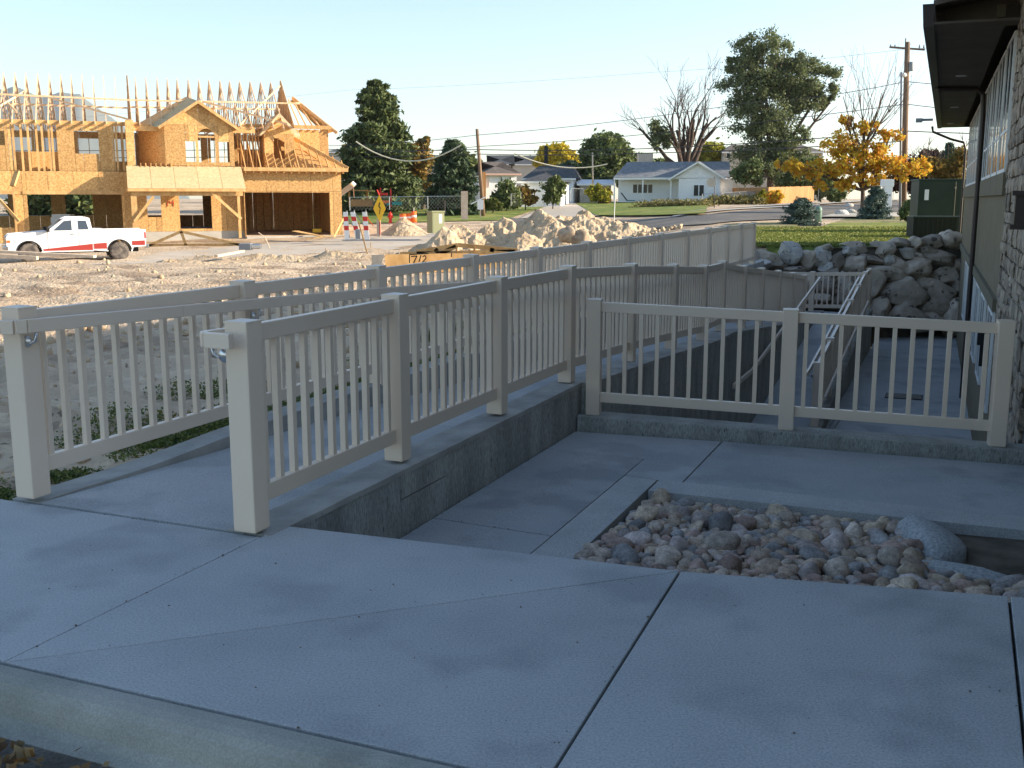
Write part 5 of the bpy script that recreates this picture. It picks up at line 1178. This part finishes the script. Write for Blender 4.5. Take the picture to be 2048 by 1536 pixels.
t = thing('lawn_toy', 'turquoise toy on the lawn under the big spruce', 'toy', at(788, 413, 84)); MB().box(-.6, .6, 0, .4, .1, .35).build('body', mat('turquoise_plastic', (.03, .30, .28)), t, bevel=.05); MB().tube([(0, 0, .3), (.5, 0, .7)], .05, 6).build('handle', mat('teal_plastic', (.03, .30, .28)), t)

# ---- things on the right lawn
def big_box():
    Y = 37.; p = at(1880, 447, Y); k = Y/2132; t = thing('green_cabinet', 'large dark green transformer cabinet behind the air conditioner', 'electrical cabinet', p, R(-8))
    w_ = 90*k; h = 84*k; MB().box(-w_/2, w_/2+.4, 0, 1.2, 0, h).build('case', M['green'], t, bevel=.02); MB().box(-w_/2-.03, w_/2+.43, -.03, 1.23, h, h+.07).build('lid', M['green'], t, bevel=.02)
    MB().box(-w_/2+.20, -w_/2+.34, -.014, 0, h*.55, h*.8).build('label_plate', M['white'], t); MB().box(w_/2-.35, w_/2-.33, -.015, 0, .05, h*.98).build('door_edge', M['galv'], t); MB().box(w_/2-.38, w_/2-.32, -.04, 0, h*.82, h*.86).build('handle', M['galv'], t)
    Y = 33.6; p = at(1878, 482, Y); k = Y/2132; t = thing('air_conditioner', 'low dark green louvred air conditioner unit above the boulders', 'air conditioner', p, R(-8)); w_ = 104*k; h = 46*k
    MB().box(-w_/2, w_/2, 0, .9, 0, h).build('case', M['greend'], t); MB().box(-w_/2-.02, w_/2+.02, -.02, .92, h, h+.05).build('lid', M['green'], t, bevel=.01)
    for k_ in range(9): MB().box(-w_/2+k_*(w_*.8/9), -w_/2+k_*(w_*.8/9)+.015, -.015, 0, .03, h-.03).build('louvre', M['green'], t)
    MB().box(w_*.3, w_*.5, -.01, 0, .02, h-.02).build('side_panel', M['green'], t)
big_box()
p = at(1768, 444, 52); t = thing('white_pylon', 'tall narrow white pylon cabinet beside the small spruce', 'pylon', p); MB().box(-.12, .25, -.2, .2, 0, 1.95).build('shaft', M['white'], t, bevel=.01); MB().box(-.22, .30, -.22, .22, 1.7, 2.05).build('head', M['white'], t, bevel=.01); MB().box(-.28, -.2, -.2, .0, .4, 1.6).build('side_strip', M['galv'], t)
p = at(1636, 444, 46); MB().lathe([(.15, 0), (.15, .55), (.11, .65), (.001, .68)], (0, 0, 0), 12).build('pedestal', mat('pale_green_plastic', (.16, .26, .2), rough=.5), None, True, loc=p, label='pale green utility pedestal behind the front spruce', category='pedestal')
for i, (x, y) in enumerate(((1698, 415), (1700, 427), (1683, 432))): ob('rock', rock_mesh('rock', 2, M['boulderl'], 200+i), None, gpz(x, y, .1), scale=(.7, .5, .4), label=['white rock on the street verge behind the spruces', 'pale rock on the parking strip beside the orange tree', 'pale flat rock nearest the lawn edge'][i], category='rock')

# ================================================================== TREES
def trunk_branches(mb, p, d, L_, r_, depth, rr, spread=.6, up=.15, tips=None, nseg=4, kids=(2, 4), minr=.012):
    pts = [Vector(p)]; rad = [r_]; dd = Vector(d).normalized()
    for k in range(nseg):
        dd = (dd+Vector((rr.gauss(0, .13), rr.gauss(0, .13), rr.gauss(0, .08)+up*.3))).normalized(); pts.append(pts[-1]+dd*L_/nseg); rad.append(max(minr*.6, r_*(1-.55*(k+1)/nseg)))
    mb.tube(pts, rad, 6 if r_ > .05 else 4, 0, False)
    if tips is not None: tips += pts[2:]
    if depth > 0:
        for k in range(rr.randint(*kids)):
            i = rr.randint(max(1, nseg//2-1), nseg); a = rr.uniform(0, 6.3); s = Vector((math.cos(a), math.sin(a), rr.uniform(-.1, .5)))*spread
            trunk_branches(mb, pts[i], dd+s, L_*rr.uniform(.55, .82), max(minr, rad[i]*.68), depth-1, rr, spread, up, tips, max(3, nseg-1), kids, minr)
def spruce(label, x, yb, yt, xw, Y, m, n, size, seed=0, pw=.8, lift=0.):
    rr = random.Random(seed); k = Y/2132; p = at(x, yb, Y); p.z = min(p.z, fz(p.x, p.y)); h = (yb-yt)*k+(at(x, yb, Y).z-p.z); R_ = xw/2*k
    t = thing('spruce_tree', label, 'spruce tree', p); MB().tube([(0, 0, -.3), (0, 0, h*.97)], [h*.018+.03, .01], 7).build('trunk', M['bark'], t, True)
    br = MB(); P = []; lev = int(16+h*1.6); per = 9
    for i in range(lev):
        z = h*(.05+.93*(i/lev)); f_ = (1-(z/h)); rad = R_*(f_**pw)*(1.0 if f_ < .9 else .85)
        for j in range(per):
            a = rr.uniform(0, 6.283); rl = rad*rr.choice((rr.uniform(.5, .95), rr.uniform(.85, 1.2))); dz = rl*(rr.uniform(-.02, .28)+lift) if f_ < .6 else rl*(rr.uniform(-.22, .1)+lift*.6)
            e = Vector((rl*math.cos(a), rl*math.sin(a), z+dz)); s0 = Vector((0, 0, z))
            if rl > .5: br.tube([s0, (s0+e)/2+Vector((0, 0, -.04*rl)), e], [.03+.01*rl, .02, .008], 4, 0, False)
            m_ = max(8, int(n/lev/per)); 
            tt = np.array([rr.random()**.6 for _ in range(m_)])[:, None]; mid = np.array(s0)*(1-tt)+np.array(e)*tt
            wd = rl*.17*(1.15-tt*.55)+.02; off = rng.normal(size=(m_, 3))*np.array([1, 1, .42])*wd
            off[:, 2] -= abs(off[:, 2])*.4
            P.append(mid+off)
    br.build('branches', M['bark'], t)
    leaves('crown', np.concatenate(P), size, m, t, 2.6, kind='stuff'); return t
def broad(label, x, yb, h_px, Y, m, blobs, n, size, seed=0, name='tree', cat='tree', bark='bark', tr=.14, ncl=60, clr=.5, limbs=True):
    """blobs: (px x, px y, px rx, px ry) crown masses"""
    rr = random.Random(seed); k = Y/2132; p = at(x, yb, Y); p.z = min(p.z, fz(p.x, p.y)); t = thing(name, label, cat, p)
    mb = MB(); cs = []
    for bx_, by_, rx, ry in blobs:
        c = at(bx_, by_, Y)-p; cs.append((c, rx*k, ry*k))
    hz_ = min(c.z-ry*.4 for c, rx, ry in cs); hz_ = max(.15 if name == 'shrub' else .4, hz_); mb.tube([(0, 0, -.3), (0.05, 0, hz_*.5), (0, 0, hz_)], [tr*1.25, tr, tr*.85], 8, 0, False)
    P = []
    tot = sum(rx*ry for _, rx, ry in cs)
    for c, rx, ry in cs:
        q = Vector((0, 0, hz_)); mid = q.lerp(c, .5)+Vector((rr.uniform(-.2, .2)*rx, rr.uniform(-.3, .3)*rx, 0)); mb.tube([q*.92, mid, c], [tr*.6, tr*.4, tr*.22], 6, 0, False)
        for j in range(7):
            a = rr.uniform(0, 6.3); e = c+Vector((rx*.8*math.cos(a), rx*.7*math.sin(a), ry*rr.uniform(-.6, .8))); mb.tube([mid.lerp(c, .5), mid.lerp(e, .6)+Vector((0, 0, .1*ry)), e], [tr*.2, tr*.12, .015], 4, 0, False)
        nn = int(n*rx*ry/tot); cl = max(4, int(ncl*rx*ry/tot))
        def env(c=c, rx=rx, ry=ry):
            while 1:
                v = np.array([rr.uniform(-1, 1) for _ in range(3)])
                if .12 < (v**2).sum() < 1: return np.array([c.x+v[0]*rx, c.y+v[1]*rx*.8, c.z+v[2]*ry])
        P.append(clumps(nn, cl, clr*min(rx, ry), env))
    mb.build('trunk', M[bark], t, True)
    leaves('crown', np.concatenate(P), size, m, t, 1.7, kind='stuff'); return t
spruce('very tall dark spruce right of the framed house', 757, 420, 163, 185, 90, L['spruce'], 60000, .2, 1, .66)
spruce('smaller dense dark spruce left of the leaning pole', 906, 412, 280, 112, 84, L['spruce2'], 26000, .18, 2, .6)
spruce('blue green young spruce on the lawn, nearest the long fence', 1600, 474, 396, 88, 44, L['blue'], 30000, .042, 3, .75, .5)
spruce('slim young spruce on the lawn beside the white pylon', 1748, 453, 372, 74, 50, L['blue'], 26000, .046, 4, .8, .45)
spruce('bluish spruce behind the green cabinet by the eaves', 1892, 400, 286, 70, 80, L['blue'], 12000, .18, 5)
broad('tall leafy elm behind the cedar fence, highest tree in view', 1540, 378, 0, 112, L['elm'], [(1525, 118, 66, 48), (1500, 165, 55, 55), (1580, 150, 60, 50), (1530, 215, 74, 55), (1600, 185, 55, 40), (1650, 170, 34, 42), (1520, 285, 55, 55), (1575, 290, 45, 55), (1550, 345, 60, 32), (1660, 205, 24, 22), (1480, 130, 28, 30)], 62000, .16, 10, ncl=300, tr=.42, clr=.25)
broad('yellow and orange autumn tree with a thin bare top by the street', 1722, 440, 0, 60, L['gold'], [(1700, 330, 62, 18), (1630, 335, 62, 16), (1770, 330, 62, 20), (1735, 298, 45, 18), (1690, 288, 42, 20), (1820, 335, 45, 16), (1588, 330, 38, 10), (1745, 360, 66, 12), (1660, 372, 48, 10), (1730, 256, 28, 13), (1690, 236, 20, 10), (1780, 272, 26, 12)], 9500, .13, 11, ncl=260, tr=.13, clr=.5)
rr = random.Random(31); mb = MB(); p = at(1726, 300, 60)
for k in range(9): trunk_branches(mb, Vector((0, 0, 0)), Vector((rr.uniform(-.6, .6), rr.uniform(-.4, .4), 1)), 3.2, .045, 2, rr, .45, .3, None, 4, (2, 3), .01)
mb.build('bare_twigs', M['bark'], bpy.data.objects['tree.001'], loc=p-Vector(bpy.data.objects['tree.001'].location))
broad('rounded green tree left of the cottage roof', 1208, 365, 0, 118, L['green'], [(1205, 300, 34, 34), (1195, 345, 38, 26), (1235, 320, 26, 28), (1215, 280, 22, 16)], 22000, .3, 12, ncl=90, tr=.25, clr=.4)
broad('bright yellow round tree on the skyline', 1122, 350, 0, 150, L['yellow'], [(1128, 315, 26, 20), (1105, 312, 22, 18), (1090, 325, 18, 12)], 12000, .36, 13, ncl=50, tr=.2, clr=.45)
broad('yellow green tree behind the dead tree', 1415, 345, 0, 140, L['lime'], [(1425, 315, 22, 22), (1400, 325, 22, 16), (1445, 325, 18, 18)], 9000, .34, 14, ncl=50, tr=.2, clr=.45)
broad('rusty leafed tree at the lower right of the big spruce', 845, 400, 0, 94, L['rust'], [(835, 310, 26, 26), (820, 345, 34, 28), (795, 370, 34, 24), (835, 375, 24, 22), (850, 290, 12, 16)], 16000, .26, 15, ncl=70, tr=.2, clr=.4)
broad('yellowish leafy tree hanging over the lawn left of the big spruce', 715, 395, 0, 92, L['rust'], [(710, 340, 26, 26), (728, 368, 30, 20), (700, 310, 16, 20)], 9000, .26, 25, ncl=40, tr=.2, clr=.4)
broad('dark green tree behind the small spruce and leaning pole', 935, 400, 0, 105, L['green'], [(930, 320, 26, 22), (945, 345, 22, 25), (920, 300, 14, 14)], 9000, .3, 16, ncl=40, tr=.2, clr=.45)
broad('burgundy leaved tree behind the utility pole', 1835, 395, 0, 82, L['wine'], [(1830, 350, 40, 26), (1870, 345, 34, 28), (1800, 365, 26, 18), (1860, 320, 22, 16)], 15000, .2, 17, ncl=70, tr=.16, clr=.45)
broad('yellow leaved bush above the green cabinet', 1905, 380, 0, 70, L['rust'], [(1900, 345, 34, 20), (1870, 330, 24, 18), (1920, 320, 20, 20)], 8000, .15, 18, ncl=50, tr=.1, clr=.45)
broad('dense shrub line right of the elm behind the fence', 1640, 395, 0, 106, L['green'], [(1500, 345, 24, 22), (1620, 350, 45, 26), (1660, 375, 30, 18), (1590, 360, 30, 20)], 15000, .24, 19, ncl=60, tr=.12, clr=.5)
for i, (x, yb, w_, h, Y, mm, lb) in enumerate(((1012, 412, 24, 24, 90, 'green', 'tall bushy green shrub in front of the white wall'), (1050, 408, 26, 17, 92, 'rust', 'brownish green shrub behind the chain link fence'), (1105, 403, 17, 26, 92, 'green', 'upright pale green shrub at the garage gable'),
                                     (1196, 400, 24, 15, 104, 'lime', 'yellow green rounded bush by the carport'), (1212, 402, 10, 12, 105, 'rust', 'reddish bush between the yellow bush and the porch'), (1672, 400, 14, 14, 98, 'green', 'dark little street shrub right of the cedar fence'),
                                     (1550, 405, 10, 12, 90, 'gold', 'small orange sapling in front of the cedar fence'), (1523, 405, 7, 11, 92, 'lime', 'thin sapling at the corner of the cedar fence'), (1820, 440, 14, 22, 46, 'green', 'dark shrub left of the green cabinet'), (985, 416, 18, 8, 86, 'weed', 'low weeds beside the leaning pole'))):
    k = Y/2132; broad(lb, x, yb+2, 0, Y, L[mm], [(x, yb-h, w_, h*.8), (x-w_*.3, yb-h*.4, w_*.8, h*.5), (x+w_*.35, yb-h*.35, w_*.7, h*.45), (x+w_*.2, yb-h*1.5, w_*.55, h*.5)], 5000, .10 if Y < 60 else .2, 50+i, 'shrub', 'shrub', ncl=30, tr=.05, clr=.5)
for i, (x0, x1, yt, Y) in enumerate(((1225, 1345, 318, 190), (1035, 1100, 322, 185), (1140, 1200, 325, 180), (860, 960, 322, 170))):
    broad(['dull green treetops above the cottage roof', 'green treetops between the distant houses', 'dark trees behind the carport', 'treetops behind the small dark spruce'][i], (x0+x1)/2, 385, 0, Y, L['green'], [(x0+(x1-x0)*(k+.5)/4, yt+12+random.uniform(-4, 4), (x1-x0)/6, 14) for k in range(4)]+[((x0+x1)/2, yt+35, (x1-x0)/2.2, 22)], 9000, .42, 70+i, ncl=60, tr=.2, clr=.5)
broad('dark leafy tree behind the garage and carport', 1155, 395, 0, 122, L['spruce2'], [(1150, 350, 34, 28), (1130, 360, 24, 22)], 9000, .3, 80, ncl=40, tr=.2, clr=.5)
broad('leafy green tree seen through the open ground floor', 130, 440, 0, 85, L['green'], [(110, 405, 60, 34), (190, 400, 40, 40), (60, 410, 40, 30)], 14000, .3, 81, ncl=60, tr=.2, clr=.5)
# dead trees
def dead(label, x, yb, Y, stems, seed, r_=.35, L_=5.5, depth=4, spread=.5, drape=None):
    rr = random.Random(seed); p = at(x, yb, Y); t = thing('bare_tree', label, 'dead tree', p); mb = MB()
    mb.tube([(0, 0, -3), (0, 0, .2)], [r_*1.5, r_*1.3], 8, 0, False)
    for d in stems: trunk_branches(mb, Vector((d[0]*.25, 0, -1.2)), Vector((d[0], d[1], 1)), L_*d[2], r_*.62, depth, rr, spread, .12, None, 5, (2, 3), .022)
    mb.build('branches', M['deadbark'], t, True)
    if drape:
        c = at(*drape[:2], Y)-p; P = clumps(1300, 18, .5, lambda: np.array([c.x+rr.uniform(-1.0, 1.0), rr.uniform(-1, 1), c.z+rr.uniform(-2.0, 1.2)])); leaves('leafy_tuft', P, .26, L['elm'], t, 2.4, kind='stuff')
M['deadbark'] = mat('dead_bark', (.045, .032, .025), (.09, .065, .05), 5, 4, .95)
dead('large leafless dead tree behind the white cottage', 1372, 330, 125, [(-1.0, .2, .85), (-.55, -.1, 1.0), (-.2, .3, 1.0), (.15, -.2, 1.15), (.38, .1, 1.2), (.62, .1, .9)], 6, .62, 5.6, 4, .48, (1318, 262))
dead('bare tree beside the eaves of the stone building', 1875, 385, 75, [(-.4, 0, .9), (-.05, .2, 1.), (.3, -.1, 1.)], 8, .16, 2.7, 4, .5)
# leaf litter by the kerb
P = []
for _ in range(120):
    u = .42+random.gauss(0, .16); v = -1.93+random.gauss(0, .06); X, Y = wl(u-.0, v); P.append((X, Y, -.135+random.random()*.03))
leaves('leaf_litter', P, .035, L['lit'], kind='stuff', label='small drift of dead leaves in the gutter', category='leaves')
for m_ in bpy.data.meshes: m_.update()

ck2 = MB(); gr_ = random.Random(8)
for _ in range(260):
    u = gr_.uniform(-3, 5); v = gr_.uniform(-1.5, .15); r_ = .0018+.004*gr_.random()**4; p = Vector((u, v, r_*.4))
    q = [p+Vector((r_*math.cos(a), r_*math.sin(a)*.8, 0)) for a in (0, 1.3, 2.5, 3.8, 5.1)]; ck2.add(q+[p+Vector((0, 0, r_))], [(i, (i+1) % 5, 5) for i in range(5)])
for _ in range(110):
    k_ = gr_.choice([((2.18, -1.57), (2.16, .325)), ((.1, -1.57), (3.5, -1.58)), ((3.52, -1.57), (3.53, .56)), ((-1.5, .0), (.1, .0)), ((.1, -1.57), (.1, .0)), ((.13, 1.83), (.98, 1.83)), ((.14, 1), (.14, 4.6))]); t_ = gr_.random()
    u = k_[0][0]+(k_[1][0]-k_[0][0])*t_+gr_.gauss(0, .008); v = k_[0][1]+(k_[1][1]-k_[0][1])*t_+gr_.gauss(0, .008); r_ = .002+.006*gr_.random()**3; p = Vector((u, v, (0 if v < .6 else lz(u, v))+r_*.3))
    q = [p+Vector((r_*math.cos(a), r_*math.sin(a)*.8, 0)) for a in (0, 1.3, 2.5, 3.8, 5.1)]; ck2.add(q+[p+Vector((0, 0, r_))], [(i, (i+1) % 5, 5) for i in range(5)])
ck2.build('grit', M['soil'], None, kind='stuff', label='grit and specks of dirt scattered on the front walk and in its joints', category='grit', **A)

P = []
for _ in range(20000):
    t_ = random.random(); x_ = random.uniform(1505, 1835); 
    Yg = 29.5+random.random()**1.3*11.5; X = px_ray(x_, 400)[0]/px_ray(x_, 400)[1]*Yg; u, v = lw(X, Yg)
    if v < 25.1+shift(u): continue
    P.append((X, Yg, fz(X, Yg)+.07+random.random()*.04))
leaves('grass', P, .035, L['lawnb'], elong=3, kind='stuff', label='short blades of grass standing on the sunlit lawn', category='grass')
